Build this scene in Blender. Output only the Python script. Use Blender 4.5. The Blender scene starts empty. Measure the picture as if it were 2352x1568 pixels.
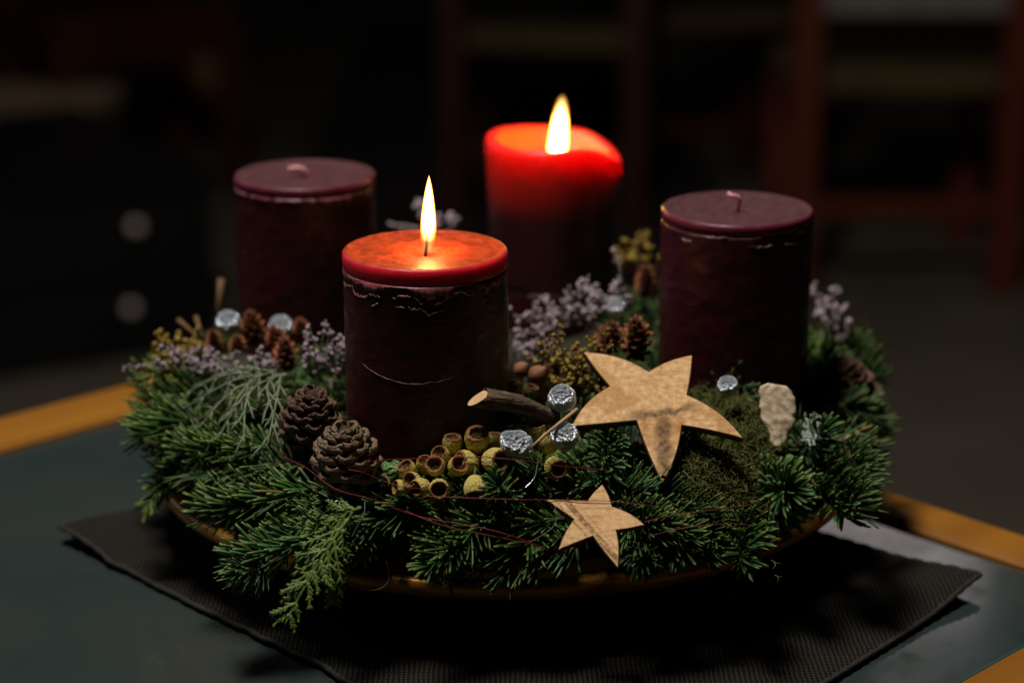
import bpy, math, random
from mathutils import Vector, Matrix, noise
from math import sin, cos, pi, sqrt, radians, atan2

random.seed(7)
scene = bpy.context.scene
COL = scene.collection

# ------------------------------------------------------------------ camera
PITCH = radians(17.5)
FPX = 4630.0            # focal length in units of a 2352 px wide frame
CAMH = 0.44             # above the table top (z = 0)
cam_data = bpy.data.cameras.new('camera')
cam = bpy.data.objects.new('camera', cam_data)
COL.objects.link(cam)
cam.location = (0, 0, CAMH)
cam.rotation_euler = (pi / 2 - PITCH, 0, 0)
cam_data.sensor_width = 36.0
cam_data.lens = 36.0 * FPX / 2352.0
cam_data.clip_start = 0.02
cam_data.clip_end = 60.0
cam_data.dof.use_dof = True
cam_data.dof.focus_distance = 0.955
cam_data.dof.aperture_fstop = 3.9
scene.camera = cam

# ------------------------------------------------------------------ world, lamps, exposure
world = bpy.data.worlds.new('World')
scene.world = world
world.use_nodes = True
world.node_tree.nodes['Background'].inputs[0].default_value = (0.70, 0.82, 1.0, 1)
world.node_tree.nodes['Background'].inputs[1].default_value = 0.0022


def area_lamp(name, loc, target, sx, sy, power, color):
    d = bpy.data.lights.new(name, 'AREA')
    d.shape = 'RECTANGLE'
    d.size, d.size_y, d.energy, d.color = sx, sy, power, color
    o = bpy.data.objects.new(name, d)
    COL.objects.link(o)
    o.location = loc
    o.rotation_euler = (Vector(target) - Vector(loc)).to_track_quat('-Z', 'Y').to_euler()
    return o


area_lamp('overhead_key_light', (-0.34, 0.98, 1.75), (0.0, 1.02, 0.05), 0.42, 0.30, 34.0, (1.0, 0.92, 0.81))  # unseen overhead lamp, inferred from the shade under the dish rim
area_lamp('far_window_light', (0.88, 4.6, 1.50), (0.3, 1.0, 0.0), 0.55, 0.42, 1.0, (1.0, 0.90, 0.88))
area_lamp('side_window_light', (-2.6, 2.6, 1.3), (0.0, 1.05, 0.1), 1.0, 1.2, 4.0, (0.90, 0.95, 1.0))

scene.view_settings.view_transform = 'Standard'
scene.view_settings.look = 'None'
scene.view_settings.exposure = 0.0
scene.view_settings.gamma = 1.0
scene.view_settings.use_curve_mapping = False
scene.cycles.use_denoising = True
scene.cycles.sample_clamp_indirect = 2.0
scene.cycles.max_bounces = 8
scene.cycles.caustics_reflective = False
scene.cycles.caustics_refractive = False
scene.cycles.volume_step_rate = 0.4

# ------------------------------------------------------------------ where things stand
CP, SP = cos(PITCH), sin(PITCH)
CEN = Vector((-0.003, 1.070, 0.0))        # middle of the wreath on the table


def ray(px, py):
    return Vector(((px - 1176) / FPX, CP - (py - 784) / FPX * SP, -SP - (py - 784) / FPX * CP))


ORG = Vector((0, 0, CAMH))


def at_z(px, py, z):
    r = ray(px, py)
    return ORG + r * ((z - CAMH) / r.z)


def at_y(px, py, y):
    r = ray(px, py)
    return ORG + r * (y / r.y)


def depth(p):
    return p.y * CP + (CAMH - p.z) * SP


def mpp(p):
    """metres for one unit of the 2352 px frame at point p"""
    return depth(p) / FPX


def height(x, y):
    r = sqrt((x - CEN.x) ** 2 + (y - CEN.y) ** 2)
    q = 1 - abs((r - 0.125) / 0.09) ** 2.5
    return 0.04 + 0.06 * (q ** 0.6 if q > 0 else 0)


def surf(px, py, lift=0.0):
    """first meeting of a sight line with the heaped wreath"""
    r = ray(px, py)
    t = 0.80
    best, bt = 9, t
    while t < 1.45:
        p = ORG + r * t
        rr = sqrt((p.x - CEN.x) ** 2 + (p.y - CEN.y) ** 2)
        if 0.035 < rr < 0.215:
            g = p.z - height(p.x, p.y) - lift
            if g < 0:
                return p
            if g < best:
                best, bt = g, t
        t += 0.001
    return ORG + r * bt


# ------------------------------------------------------------------ object helpers
WM = {}


def tag(o, label=None, cat=None, group=None, kind=None):
    if label: o['label'] = label
    if cat: o['category'] = cat
    if group: o['group'] = group
    if kind: o['kind'] = kind
    return o


def place(o, M, parent=None):
    WM[o.name] = M.copy()
    if parent is not None:
        o.parent = parent
        o.matrix_basis = WM[parent.name].inverted() @ M
    else:
        o.matrix_basis = M
    return o


def empty(name, loc, M=None):
    o = bpy.data.objects.new(name, None)
    o.empty_display_size = 0.01
    COL.objects.link(o)
    place(o, M if M is not None else Matrix.Translation(loc))
    return o


def link(name, mesh, M, parent=None):
    o = bpy.data.objects.new(name, mesh)
    COL.objects.link(o)
    return place(o, M, parent)


def frame_mat(origin, xdir, up):
    x = Vector(xdir).normalized()
    z = Vector(up) - x * x.dot(Vector(up))
    if z.length < 1e-5:
        z = x.orthogonal()
    z.normalize()
    y = z.cross(x)
    M = Matrix(((x.x, y.x, z.x, origin[0]), (x.y, y.y, z.y, origin[1]), (x.z, y.z, z.z, origin[2]), (0, 0, 0, 1)))
    return M


def axis_mat(origin, zdir, spin=0.0, scale=1.0):
    q = Vector(zdir).normalized().to_track_quat('Z', 'Y')
    return Matrix.Translation(origin) @ q.to_matrix().to_4x4() @ Matrix.Rotation(spin, 4, 'Z') @ Matrix.Scale(scale, 4)


class MB:
    def __init__(s):
        s.v, s.f, s.a, s.b = [], [], [], []

    def add(s, vs, fs, a=0.0, b=0.0):
        o = len(s.v)
        s.v.extend(vs)
        s.f.extend([tuple(i + o for i in f) for f in fs])
        s.a.extend(a if isinstance(a, list) else [a] * len(vs))
        s.b.extend([b] * len(vs))

    def box(s, c, size, M=None):
        x, y, z = [k / 2 for k in size]
        vs = [Vector(c) + Vector((i * x, j * y, k * z)) for i in (-1, 1) for j in (-1, 1) for k in (-1, 1)]
        if M: vs = [M @ q for q in vs]
        s.add(vs, [(0, 1, 3, 2), (4, 6, 7, 5), (0, 4, 5, 1), (2, 3, 7, 6), (0, 2, 6, 4), (1, 5, 7, 3)])

    def tube(s, pts, radii, n=6, b=0.0, flat=None, cap=True):
        m = len(pts)
        pts = [Vector(p) for p in pts]
        if not isinstance(radii, (list, tuple)): radii = [radii] * m
        prev = None
        vs, fs, a = [], [], []
        for i, p in enumerate(pts):
            d = (pts[min(i + 1, m - 1)] - pts[max(i - 1, 0)])
            if d.length < 1e-9: d = Vector((0, 0, 1))
            d.normalize()
            if prev is None:
                u = d.orthogonal().normalized() if flat is None else (Vector(flat).cross(d)).normalized()
            else:
                u = prev - d * prev.dot(d)
                if u.length < 1e-6: u = d.orthogonal()
                u.normalize()
            prev = u
            w = d.cross(u)
            fl = 1.0 if flat is None else 0.45
            for k in range(n):
                t = 2 * pi * k / n
                vs.append(p + (u * cos(t) + w * sin(t) * fl) * radii[i])
                a.append(i / max(1, m - 1))
        for i in range(m - 1):
            for k in range(n):
                fs.append((i * n + k, i * n + (k + 1) % n, (i + 1) * n + (k + 1) % n, (i + 1) * n + k))
        if cap:
            fs.append(tuple(range(n))[::-1])
            fs.append(tuple((m - 1) * n + k for k in range(n)))
        s.add(vs, fs, a, b)

    def ball(s, c, r, b=0.0, seg=6, ring=4, sc=(1, 1, 1)):
        c = Vector(c)
        vs = [c + Vector((0, 0, r * sc[2]))]
        for i in range(1, ring):
            t = pi * i / ring
            for k in range(seg):
                p = 2 * pi * k / seg
                vs.append(c + Vector((r * sc[0] * sin(t) * cos(p), r * sc[1] * sin(t) * sin(p), r * sc[2] * cos(t))))
        vs.append(c - Vector((0, 0, r * sc[2])))
        fs = [(0, 1 + k, 1 + (k + 1) % seg) for k in range(seg)]
        for i in range(ring - 2):
            for k in range(seg):
                a0 = 1 + i * seg
                fs.append((a0 + k, a0 + seg + k, a0 + seg + (k + 1) % seg, a0 + (k + 1) % seg))
        L = len(vs) - 1
        a0 = 1 + (ring - 2) * seg
        fs += [(L, a0 + (k + 1) % seg, a0 + k) for k in range(seg)]
        s.add(vs, fs, 0.0, b)

    def lathe(s, prof, n=48, fr=None, closed=True):
        """prof: (r, z) from bottom to top; fr(theta, i, r, z) may move each point"""
        vs, fs = [], []
        for i, (r, z) in enumerate(prof):
            for k in range(n):
                t = 2 * pi * k / n
                rr, zz = (r, z) if fr is None else fr(t, i, r, z)
                vs.append(Vector((rr * cos(t), rr * sin(t), zz)))
        for i in range(len(prof) - 1):
            for k in range(n):
                fs.append((i * n + k, i * n + (k + 1) % n, (i + 1) * n + (k + 1) % n, (i + 1) * n + k))
        if closed:
            fs.append(tuple(range(n))[::-1])
            fs.append(tuple((len(prof) - 1) * n + k for k in range(n)))
        s.add(vs, fs)

    def mesh(s, name, mat, smooth=True, attrs=False):
        me = bpy.data.meshes.new(name)
        me.from_pydata([tuple(v) for v in s.v], [], s.f)
        if smooth:
            me.polygons.foreach_set('use_smooth', [True] * len(me.polygons))
        if attrs:
            at = me.attributes.new('along', 'FLOAT', 'POINT'); at.data.foreach_set('value', s.a)
            at = me.attributes.new('rnd', 'FLOAT', 'POINT'); at.data.foreach_set('value', s.b)
        for m in (mat if isinstance(mat, (list, tuple)) else [mat]):
            me.materials.append(m)
        me.update()
        return me

    def build(s, name, mat, M=None, parent=None, smooth=True, attrs=False):
        """vertices given in world space; M is where the object's origin stands"""
        M = M if M is not None else Matrix.Identity(4)
        inv = M.inverted()
        s.v = [inv @ v for v in s.v]
        return link(name, s.mesh(name, mat, smooth, attrs), M, parent)


# ------------------------------------------------------------------ material helpers
class NT:
    def __init__(s, name):
        s.m = bpy.data.materials.new(name)
        s.m.use_nodes = True
        s.n, s.l = s.m.node_tree.nodes, s.m.node_tree.links
        s.p = s.n['Principled BSDF']

    def node(s, t, **kw):
        n = s.n.new(t)
        for k, v in kw.items():
            if isinstance(k, str) and hasattr(n, k): setattr(n, k, v)
        return n

    def sock(s, i, v):
        if hasattr(v, 'is_linked') or hasattr(v, 'links'): s.l.new(v, i)
        else: i.default_value = v

    def coord(s, kind='Object', scale=(1, 1, 1), rot=(0, 0, 0)):
        t = s.node('ShaderNodeTexCoord'); mp = s.node('ShaderNodeMapping')
        s.l.new(t.outputs[kind], mp.inputs[0])
        mp.inputs['Scale'].default_value = scale
        mp.inputs['Rotation'].default_value = rot
        return mp.outputs[0]

    def noise(s, vec, scale, detail=4, rough=0.55, dist=0.0):
        n = s.node('ShaderNodeTexNoise')
        s.l.new(vec, n.inputs['Vector'])
        n.inputs['Scale'].default_value = scale
        n.inputs['Detail'].default_value = detail
        n.inputs['Roughness'].default_value = rough
        n.inputs['Distortion'].default_value = dist
        return n.outputs['Fac']

    def voro(s, vec, scale, feature='F1'):
        n = s.node('ShaderNodeTexVoronoi')
        n.feature = feature
        s.l.new(vec, n.inputs['Vector']); n.inputs['Scale'].default_value = scale
        return n.outputs['Distance']

    def ramp(s, fac, stops):
        r = s.node('ShaderNodeValToRGB')
        e = r.color_ramp.elements
        while len(e) < len(stops): e.new(0.5)
        for i, (p, c) in enumerate(stops):
            e[i].position = p; e[i].color = (c[0], c[1], c[2], 1) if len(c) == 3 else c
        s.sock(r.inputs[0], fac)
        return r.outputs[0]

    def math(s, op, a, b=0.0, clamp=False):
        n = s.node('ShaderNodeMath'); n.operation = op; n.use_clamp = clamp
        s.sock(n.inputs[0], a); s.sock(n.inputs[1], b)
        return n.outputs[0]

    def mix(s, fac, a, b, blend='MIX'):
        n = s.node('ShaderNodeMix'); n.data_type = 'RGBA'; n.blend_type = blend
        s.sock(n.inputs[0], fac)
        for i, v in ((6, a), (7, b)):
            if isinstance(v, tuple): n.inputs[i].default_value = (v[0], v[1], v[2], 1)
            else: s.l.new(v, n.inputs[i])
        return n.outputs[2]

    def fade(s, x, a, b_, va=1.0, vb=0.0):
        n = s.node('ShaderNodeMapRange'); n.interpolation_type = 'SMOOTHSTEP'
        s.sock(n.inputs['Value'], x)
        n.inputs['From Min'].default_value = a; n.inputs['From Max'].default_value = b_
        n.inputs['To Min'].default_value = va; n.inputs['To Max'].default_value = vb
        return n.outputs[0]

    def attr(s, name):
        n = s.node('ShaderNodeAttribute'); n.attribute_name = name
        return n.outputs['Fac']

    def orand(s):
        return s.node('ShaderNodeObjectInfo').outputs['Random']

    def bump(s, h, strength=0.3, dist=0.001):
        b = s.node('ShaderNodeBump')
        s.l.new(h, b.inputs['Height'])
        b.inputs['Strength'].default_value = strength; b.inputs['Distance'].default_value = dist
        s.l.new(b.outputs[0], s.p.inputs['Normal'])

    def set(s, **kw):
        for k, v in kw.items():
            i = s.p.inputs[k.replace('_', ' ')]
            if isinstance(v, tuple) and len(v) == 3 and i.type == 'RGBA': v = (*v, 1)
            s.sock(i, v)
        return s


def simple(name, c1, c2, scale, rough=0.6, bump=0.3, bdist=0.001, spec=0.4, metal=0.0, stretch=(1, 1, 1), detail=5):
    t = NT(name)
    v = t.coord('Object', stretch)
    f = t.noise(v, scale, detail)
    t.set(Base_Color=t.ramp(f, [(0.3, c1), (0.7, c2)]), Roughness=rough, Metallic=metal)
    t.p.inputs['Specular IOR Level'].default_value = spec
    if bump: t.bump(f, bump, bdist)
    return t.m


M = {}
# fir needles: blue green blade, yellow green tip
def needle_mat(name, c1, c2, tip):
    t = NT(name)
    base = t.mix(t.attr('rnd'), c1, c2)
    base = t.mix(t.fade(t.attr('rnd'), 0.985, 0.955), base, (0.14, 0.075, 0.022))
    base = t.mix(t.math('MULTIPLY', t.orand(), 0.45), base, (c2[0] * 1.25, c2[1] * 1.0, c2[2] * 0.55))
    tipf = t.ramp(t.attr('along'), [(0.72, (0, 0, 0)), (1.0, (1, 1, 1))])
    t.set(Base_Color=t.mix(t.math('MULTIPLY', tipf, 0.7), base, tip), Roughness=0.45)
    t.p.inputs['Specular IOR Level'].default_value = 0.32
    return t.m


M['needle'] = needle_mat('fir_needle', (0.008, 0.036, 0.008), (0.038, 0.108, 0.026), (0.14, 0.20, 0.032))
M['needle_blue'] = needle_mat('fir_needle_bluish', (0.010, 0.044, 0.017), (0.050, 0.128, 0.050), (0.12, 0.19, 0.042))
M['stem'] = simple('fir_stem', (0.05, 0.03, 0.018), (0.11, 0.07, 0.035), 300, 0.8)
M['ringbase'] = simple('ring_base', (0.008, 0.010, 0.005), (0.03, 0.025, 0.012), 90, 0.95, 0.6, 0.003)
M['thuja'] = simple('thuja_scale', (0.045, 0.095, 0.014), (0.12, 0.17, 0.030), 160, 0.5)
M['thuja_grey'] = simple('thuja_greyish', (0.07, 0.10, 0.055), (0.16, 0.19, 0.11), 160, 0.6)
M['moss'] = simple('moss_strand', (0.022, 0.042, 0.006), (0.15, 0.14, 0.025), 170, 0.7)
M['leaf'] = simple('green_leaf', (0.04, 0.11, 0.02), (0.08, 0.17, 0.03), 90, 0.45)


def cone_mat(name, edge, mid, bloom):
    t = NT(name)
    v = t.coord('Object')
    f = t.noise(v, 6.0, 5)
    col = t.ramp(t.attr('along'), [(0.0, edge), (0.45, mid), (0.80, bloom), (0.94, bloom), (1.0, edge)])
    col = t.mix(t.ramp(f, [(0.35, (0.75, 0.75, 0.75)), (0.75, (0.1, 0.1, 0.1))]), col, mid)
    t.set(Base_Color=col, Roughness=0.65)
    t.bump(f, 0.5, 0.1)
    return t.m


M['cone'] = cone_mat('cone_scale', (0.20, 0.065, 0.022), (0.14, 0.085, 0.045), (0.42, 0.32, 0.21))
M['cone_dark'] = cone_mat('cone_scale_dark', (0.20, 0.055, 0.018), (0.07, 0.03, 0.018), (0.22, 0.13, 0.08))
M['cone_red'] = cone_mat('cone_scale_red', (0.26, 0.075, 0.02), (0.20, 0.055, 0.016), (0.34, 0.12, 0.035))
M['core'] = simple('cone_core', (0.03, 0.012, 0.006), (0.05, 0.02, 0.01), 300, 0.9)


def pod_mat():
    t = NT('gum_nut_shell')
    v = t.coord('Object')
    f = t.noise(t.coord('Object', (3, 3, 0.7)), 2.5, 5)
    c = t.ramp(f, [(0.25, (0.36, 0.27, 0.04)), (0.5, (0.64, 0.53, 0.13)), (0.75, (0.78, 0.70, 0.28))])
    c = t.mix(t.math('MULTIPLY', t.orand(), 0.4), c, (0.42, 0.38, 0.06))
    t.set(Base_Color=c, Roughness=0.5)
    t.bump(f, 0.5, 0.12)
    return t.m


M['pod'] = pod_mat()
M['pod_rim'] = simple('gum_nut_rim', (0.14, 0.045, 0.016), (0.36, 0.16, 0.05), 3, 0.5, 0.4, 0.05)
M['pod_in'] = simple('gum_nut_inside', (0.06, 0.022, 0.008), (0.36, 0.20, 0.05), 3.2, 0.6, 0.5, 0.1)


def foil_mat():
    t = NT('silver_foil')
    v = t.coord('Object')
    f = t.noise(v, 3.6, 7, 0.75)
    w = t.voro(v, 4.0)
    t.set(Base_Color=t.ramp(f, [(0.34, (0.06, 0.06, 0.07)), (0.44, (0.62, 0.70, 0.82)), (0.8, (0.84, 0.92, 1.0))]), Roughness=0.36, Metallic=0.7)
    t.bump(t.math('ADD', f, w), 0.6, 0.10)
    return t.m


M['foil'] = foil_mat()
M['heather'] = simple('pale_heather', (0.20, 0.15, 0.18), (0.44, 0.36, 0.41), 200, 0.7)
M['heather_stem'] = simple('pale_heather_stem', (0.20, 0.17, 0.16), (0.38, 0.33, 0.33), 200, 0.8)
M['yellow'] = simple('yellow_bud', (0.12, 0.065, 0.012), (0.36, 0.26, 0.03), 220, 0.7)
M['yellow_stem'] = simple('brown_stem', (0.08, 0.035, 0.015), (0.16, 0.09, 0.03), 200, 0.8)
M['nut'] = simple('brown_nut', (0.17, 0.06, 0.025), (0.32, 0.13, 0.06), 120, 0.55)
M['straw'] = simple('dry_straw', (0.30, 0.17, 0.09), (0.48, 0.30, 0.17), 160, 0.7, stretch=(1, 1, 0.2))
M['thread'] = simple('red_thread', (0.13, 0.005, 0.013), (0.24, 0.012, 0.026), 900, 0.55)
M['hair'] = simple('silver_hair', (0.75, 0.78, 0.80), (0.9, 0.9, 0.9), 100, 0.25, 0, metal=0.8)
M['lichen'] = simple('pale_lichen', (0.20, 0.26, 0.22), (0.42, 0.48, 0.43), 200, 0.9)


def star_big_mat():
    t = NT('star_wood_stained')
    v = t.coord('Object')
    fine = t.noise(v, 330, 6, 0.62)
    fib = t.noise(t.coord('Object', (1, 9, 1), (0, 0, radians(8))), 75, 6, 0.6, 0.3)
    col = t.ramp(fine, [(0.30, (0.42, 0.235, 0.100)), (0.50, (0.60, 0.375, 0.180)), (0.68, (0.76, 0.52, 0.28))])
    col = t.mix(t.fade(fib, 0.68, 0.50, 0.45, 0.0), col, (0.30, 0.150, 0.058))
    blot = t.noise(v, 48, 3, 0.5, 0.8)
    col = t.mix(t.fade(blot, 0.62, 0.46, 0.55, 0.0), col, (0.38, 0.180, 0.062))
    # the grey brown knot stain: a bar across the middle and down the lowest arm (object space: x right, y up the star)
    sep = t.node('ShaderNodeSeparateXYZ'); t.l.new(v, sep.inputs[0])
    x, y = sep.outputs[0], sep.outputs[1]
    wob = t.math('MULTIPLY', t.math('SUBTRACT', t.noise(v, 130, 5), 0.5), 0.012)
    dx = t.math('ABSOLUTE', t.math('ADD', t.math('SUBTRACT', x, 0.0042), wob))
    arm = t.math('MULTIPLY', t.fade(dx, 0.0010, 0.0062), t.fade(y, -0.012, -0.002))
    dy = t.math('ABSOLUTE', t.math('ADD', t.math('ADD', y, 0.0050), t.math('ADD', wob, t.math('MULTIPLY', x, -0.16))))
    xr = t.math('ABSOLUTE', t.math('SUBTRACT', x, 0.005))
    bar = t.math('MULTIPLY', t.fade(dy, 0.0006, 0.0042), t.fade(xr, 0.008, 0.022))
    knot = t.math('MULTIPLY', t.fade(t.math('ABSOLUTE', t.math('SUBTRACT', t.math('ABSOLUTE', t.math('SUBTRACT', x, 0.0040)), 0.0085)), 0.0, 0.0042),
                  t.fade(t.math('ABSOLUTE', t.math('ADD', y, 0.0125)), 0.001, 0.0075))
    col = t.mix(t.math('MULTIPLY', knot, 0.6), col, (0.30, 0.115, 0.030))
    st = t.math('MULTIPLY', t.math('MAXIMUM', arm, bar), t.fade(fine, 0.62, 0.36, 1.0, 0.55))
    col = t.mix(t.math('MULTIPLY', st, 0.92), col, (0.060, 0.032, 0.018))
    t.set(Base_Color=col, Roughness=0.7)
    t.p.inputs['Specular IOR Level'].default_value = 0.12
    t.bump(fine, 0.2, 0.0005)
    return t.m


def star_small_mat():
    t = NT('star_wood_pale')
    v = t.coord('Object')
    fine = t.noise(v, 420, 5, 0.6)
    gr = t.coord('Object', (1, 10, 1), (0, 0, radians(53)))
    fib = t.noise(gr, 60, 5, 0.6, 0.2)
    col = t.ramp(fine, [(0.35, (0.56, 0.335, 0.155)), (0.65, (0.74, 0.49, 0.26))])
    col = t.mix(t.fade(fib, 0.64, 0.48, 0.5, 0.0), col, (0.34, 0.165, 0.062))
    rot = t.coord('Object', (1, 1, 1), (0, 0, radians(53)))
    sep = t.node('ShaderNodeSeparateXYZ'); t.l.new(rot, sep.inputs[0])
    a, b = sep.outputs[0], sep.outputs[1]
    wob = t.math('MULTIPLY', t.math('SUBTRACT', t.noise(v, 200, 3), 0.5), 0.0022)
    bb = t.math('ADD', b, wob)
    broken = t.fade(t.noise(v, 420, 4), 0.54, 0.40, 1.0, 0.15)
    s1 = t.fade(t.math('ABSOLUTE', t.math('ADD', bb, 0.0030)), 0.0009, 0.0016)
    s2 = t.fade(t.math('ABSOLUTE', t.math('ADD', bb, 0.0068)), 0.0002, 0.0008)
    s3 = t.fade(t.math('ABSOLUTE', t.math('SUBTRACT', bb, 0.0002)), 0.0001, 0.0005, 0.4, 0.0)
    m = t.math('MULTIPLY', t.math('MAXIMUM', t.math('MAXIMUM', s1, s3), t.math('MULTIPLY', s2, 0.8)), broken)
    pits = t.fade(t.noise(t.coord('Object', (1, 2.6, 1), (0, 0, radians(53))), 380, 2), 0.70, 0.665)
    col = t.mix(t.math('MULTIPLY', t.math('MAXIMUM', m, pits), 0.85), col, (0.15, 0.075, 0.032))
    t.set(Base_Color=col, Roughness=0.65)
    t.p.inputs['Specular IOR Level'].default_value = 0.15
    t.bump(t.math('SUBTRACT', fine, m), 0.3, 0.0005)
    return t.m


M['star_big'] = star_big_mat()
M['star_small'] = star_small_mat()
M['star_edge'] = simple('star_sawn_edge', (0.07, 0.03, 0.014), (0.15, 0.075, 0.034), 300, 0.7)
M['bark'] = simple('twig_bark', (0.018, 0.012, 0.008), (0.15, 0.10, 0.06), 420, 0.85, 1.0, 0.003, stretch=(0.25, 1, 1))
M['cut'] = simple('cut_wood', (0.42, 0.26, 0.12), (0.62, 0.42, 0.22), 500, 0.7)
M['chip'] = simple('pale_bark_chip', (0.40, 0.28, 0.17), (0.80, 0.68, 0.52), 200, 0.85, 0.5, 0.0015, detail=8)


def wax_mat(name, col, top2, sss, scale, rough=0.38):
    t = NT(name)
    v = t.coord('Object')
    f = t.noise(v, 260, 6, 0.65, 0.4)
    c = t.mix(t.ramp(f, [(0.38, (0, 0, 0)), (0.66, (1, 1, 1))]), col, top2)
    t.set(Base_Color=c, Roughness=t.ramp(f, [(0.3, (rough - 0.08,) * 3), (0.7, (rough + 0.14,) * 3)]))
    t.p.inputs['Subsurface Weight'].default_value = sss
    t.p.inputs['Subsurface Radius'].default_value = (1.0, 0.16, 0.10)
    t.p.inputs['Subsurface Scale'].default_value = scale
    t.p.inputs['Specular IOR Level'].default_value = 0.28
    t.bump(f, 0.25, 0.0005)
    return t.m


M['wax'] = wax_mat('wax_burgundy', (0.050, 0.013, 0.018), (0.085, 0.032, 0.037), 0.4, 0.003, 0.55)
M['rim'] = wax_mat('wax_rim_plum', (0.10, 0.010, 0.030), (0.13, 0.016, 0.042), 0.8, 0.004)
M['wax_lit'] = wax_mat('wax_flame_lit', (0.18, 0.020, 0.004), (0.38, 0.052, 0.009), 0.7, 0.006, 0.45)  # brighter copy of the top wax, flame light put into its colour
M['rim_lit'] = wax_mat('wax_rim_lit', (0.40, 0.012, 0.030), (0.46, 0.016, 0.038), 1.0, 0.010)  # brighter copy of the rim wax, flame glow put into its colour


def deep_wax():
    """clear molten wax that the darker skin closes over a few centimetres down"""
    t = NT('wax_red_glow')
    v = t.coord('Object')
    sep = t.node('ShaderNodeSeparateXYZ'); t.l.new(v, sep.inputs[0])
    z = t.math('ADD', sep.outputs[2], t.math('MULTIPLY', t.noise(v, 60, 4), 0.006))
    k = t.fade(z, 0.083, 0.116, 0.0, 1.0)  # painted glow: bright red near the flame, dark further down
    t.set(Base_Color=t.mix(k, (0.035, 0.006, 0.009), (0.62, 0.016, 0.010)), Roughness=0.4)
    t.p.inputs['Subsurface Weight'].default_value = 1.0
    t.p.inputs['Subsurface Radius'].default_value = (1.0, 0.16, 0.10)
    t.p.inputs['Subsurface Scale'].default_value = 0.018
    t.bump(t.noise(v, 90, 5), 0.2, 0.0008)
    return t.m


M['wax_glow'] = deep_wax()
M['wax_inner'] = wax_mat('wax_inner_wall', (0.50, 0.050, 0.010), (0.58, 0.065, 0.012), 0.8, 0.010, 0.35)  # flame light on the cavity wall is put into this orange
M['pool'] = NT('wax_pool').set(Base_Color=(0.30, 0.02, 0.02), Roughness=0.06).m


def skin_mat():
    t = NT('rustic_wax_skin')
    v = t.coord('Object')
    v2 = t.coord('Object', (1, 1, 2.2))
    a = t.noise(v2, 75, 8, 0.68, 1.2)
    b = t.noise(t.coord('Object', (1, 1, 0.35)), 130, 5, 0.6)
    col = t.ramp(a, [(0.32, (0.024, 0.0022, 0.005)), (0.55, (0.044, 0.0038, 0.009)), (0.72, (0.070, 0.012, 0.019))])
    sp = t.ramp(t.noise(v, 420, 2), [(0.74, (0, 0, 0)), (0.78, (1, 1, 1))])
    col = t.mix(t.math('MULTIPLY', sp, 0.5), col, (0.30, 0.17, 0.16))
    t.set(Base_Color=col, Roughness=t.ramp(a, [(0.35, (0.48,) * 3), (0.62, (0.24,) * 3)]))
    t.p.inputs['Subsurface Weight'].default_value = 0.35
    t.p.inputs['Specular IOR Level'].default_value = 0.34
    t.p.inputs['Subsurface Radius'].default_value = (1.0, 0.16, 0.10)
    t.p.inputs['Subsurface Scale'].default_value = 0.004
    h = t.math('ADD', t.math('MULTIPLY', a, 1.6), t.math('MULTIPLY', b, 0.5))
    t.bump(h, 0.5, 0.0012)
    return t.m


M['skin'] = skin_mat()
M['curtain'] = simple('wax_overhang', (0.10, 0.014, 0.028), (0.30, 0.10, 0.12), 300, 0.32)
M['flake'] = simple('wax_flake', (0.085, 0.022, 0.030), (0.34, 0.17, 0.17), 330, 0.35)
M['wick_pink'] = simple('pink_wick', (0.60, 0.28, 0.34), (0.82, 0.48, 0.54), 900, 0.8)
M['wick_burnt'] = simple('burnt_wick', (0.008, 0.006, 0.005), (0.03, 0.02, 0.015), 900, 0.9)
t_ = NT('wick_ember'); t_.set(Base_Color=(0.3, 0.08, 0.01))
t_.p.inputs['Emission Color'].default_value = (1, 0.42, 0.05, 1); t_.p.inputs['Emission Strength'].default_value = 1.6
M['ember'] = t_.m
M['dish'] = simple('gilded_wood_dish', (0.26, 0.12, 0.014), (0.46, 0.23, 0.030), 40, 0.38, 0.25, 0.001, metal=0.35, stretch=(1, 1, 4))


def mat_mat():
    t = NT('woven_mat')
    v = t.coord('Object')
    sep = t.node('ShaderNodeSeparateXYZ'); t.l.new(v, sep.inputs[0])
    k = 2 * pi / 0.0034
    wv = t.math('MULTIPLY', t.noise(v, 70, 3), 3.0)
    sx = t.math('SINE', t.math('ADD', wv, t.math('MULTIPLY', sep.outputs[0], k)))
    sy = t.math('SINE', t.math('ADD', wv, t.math('MULTIPLY', sep.outputs[1], k)))
    w = t.math('MULTIPLY', sx, sy)
    f = t.noise(v, 35, 4)
    col = t.ramp(w, [(0.0, (0.009, 0.008, 0.007)), (0.25, (0.014, 0.012, 0.010)), (0.8, (0.075, 0.062, 0.048))])
    col = t.mix(t.ramp(f, [(0.3, (0, 0, 0)), (0.8, (0.4, 0.4, 0.4))]), col, (0.012, 0.011, 0.010))
    t.set(Base_Color=col, Roughness=0.9)
    t.p.inputs['Specular IOR Level'].default_value = 0.15
    t.bump(w, 0.9, 0.0012)
    return t.m


M['mat'] = mat_mat()
M['hem'] = simple('mat_hem', (0.008, 0.008, 0.008), (0.025, 0.023, 0.02), 500, 0.85, 0.7, 0.001)
M['table_wood'] = simple('orange_beech', (0.20, 0.075, 0.006), (0.30, 0.125, 0.012), 22, 0.6, 0.15, 0.0006, spec=0.2, stretch=(0.12, 1, 1))


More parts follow.
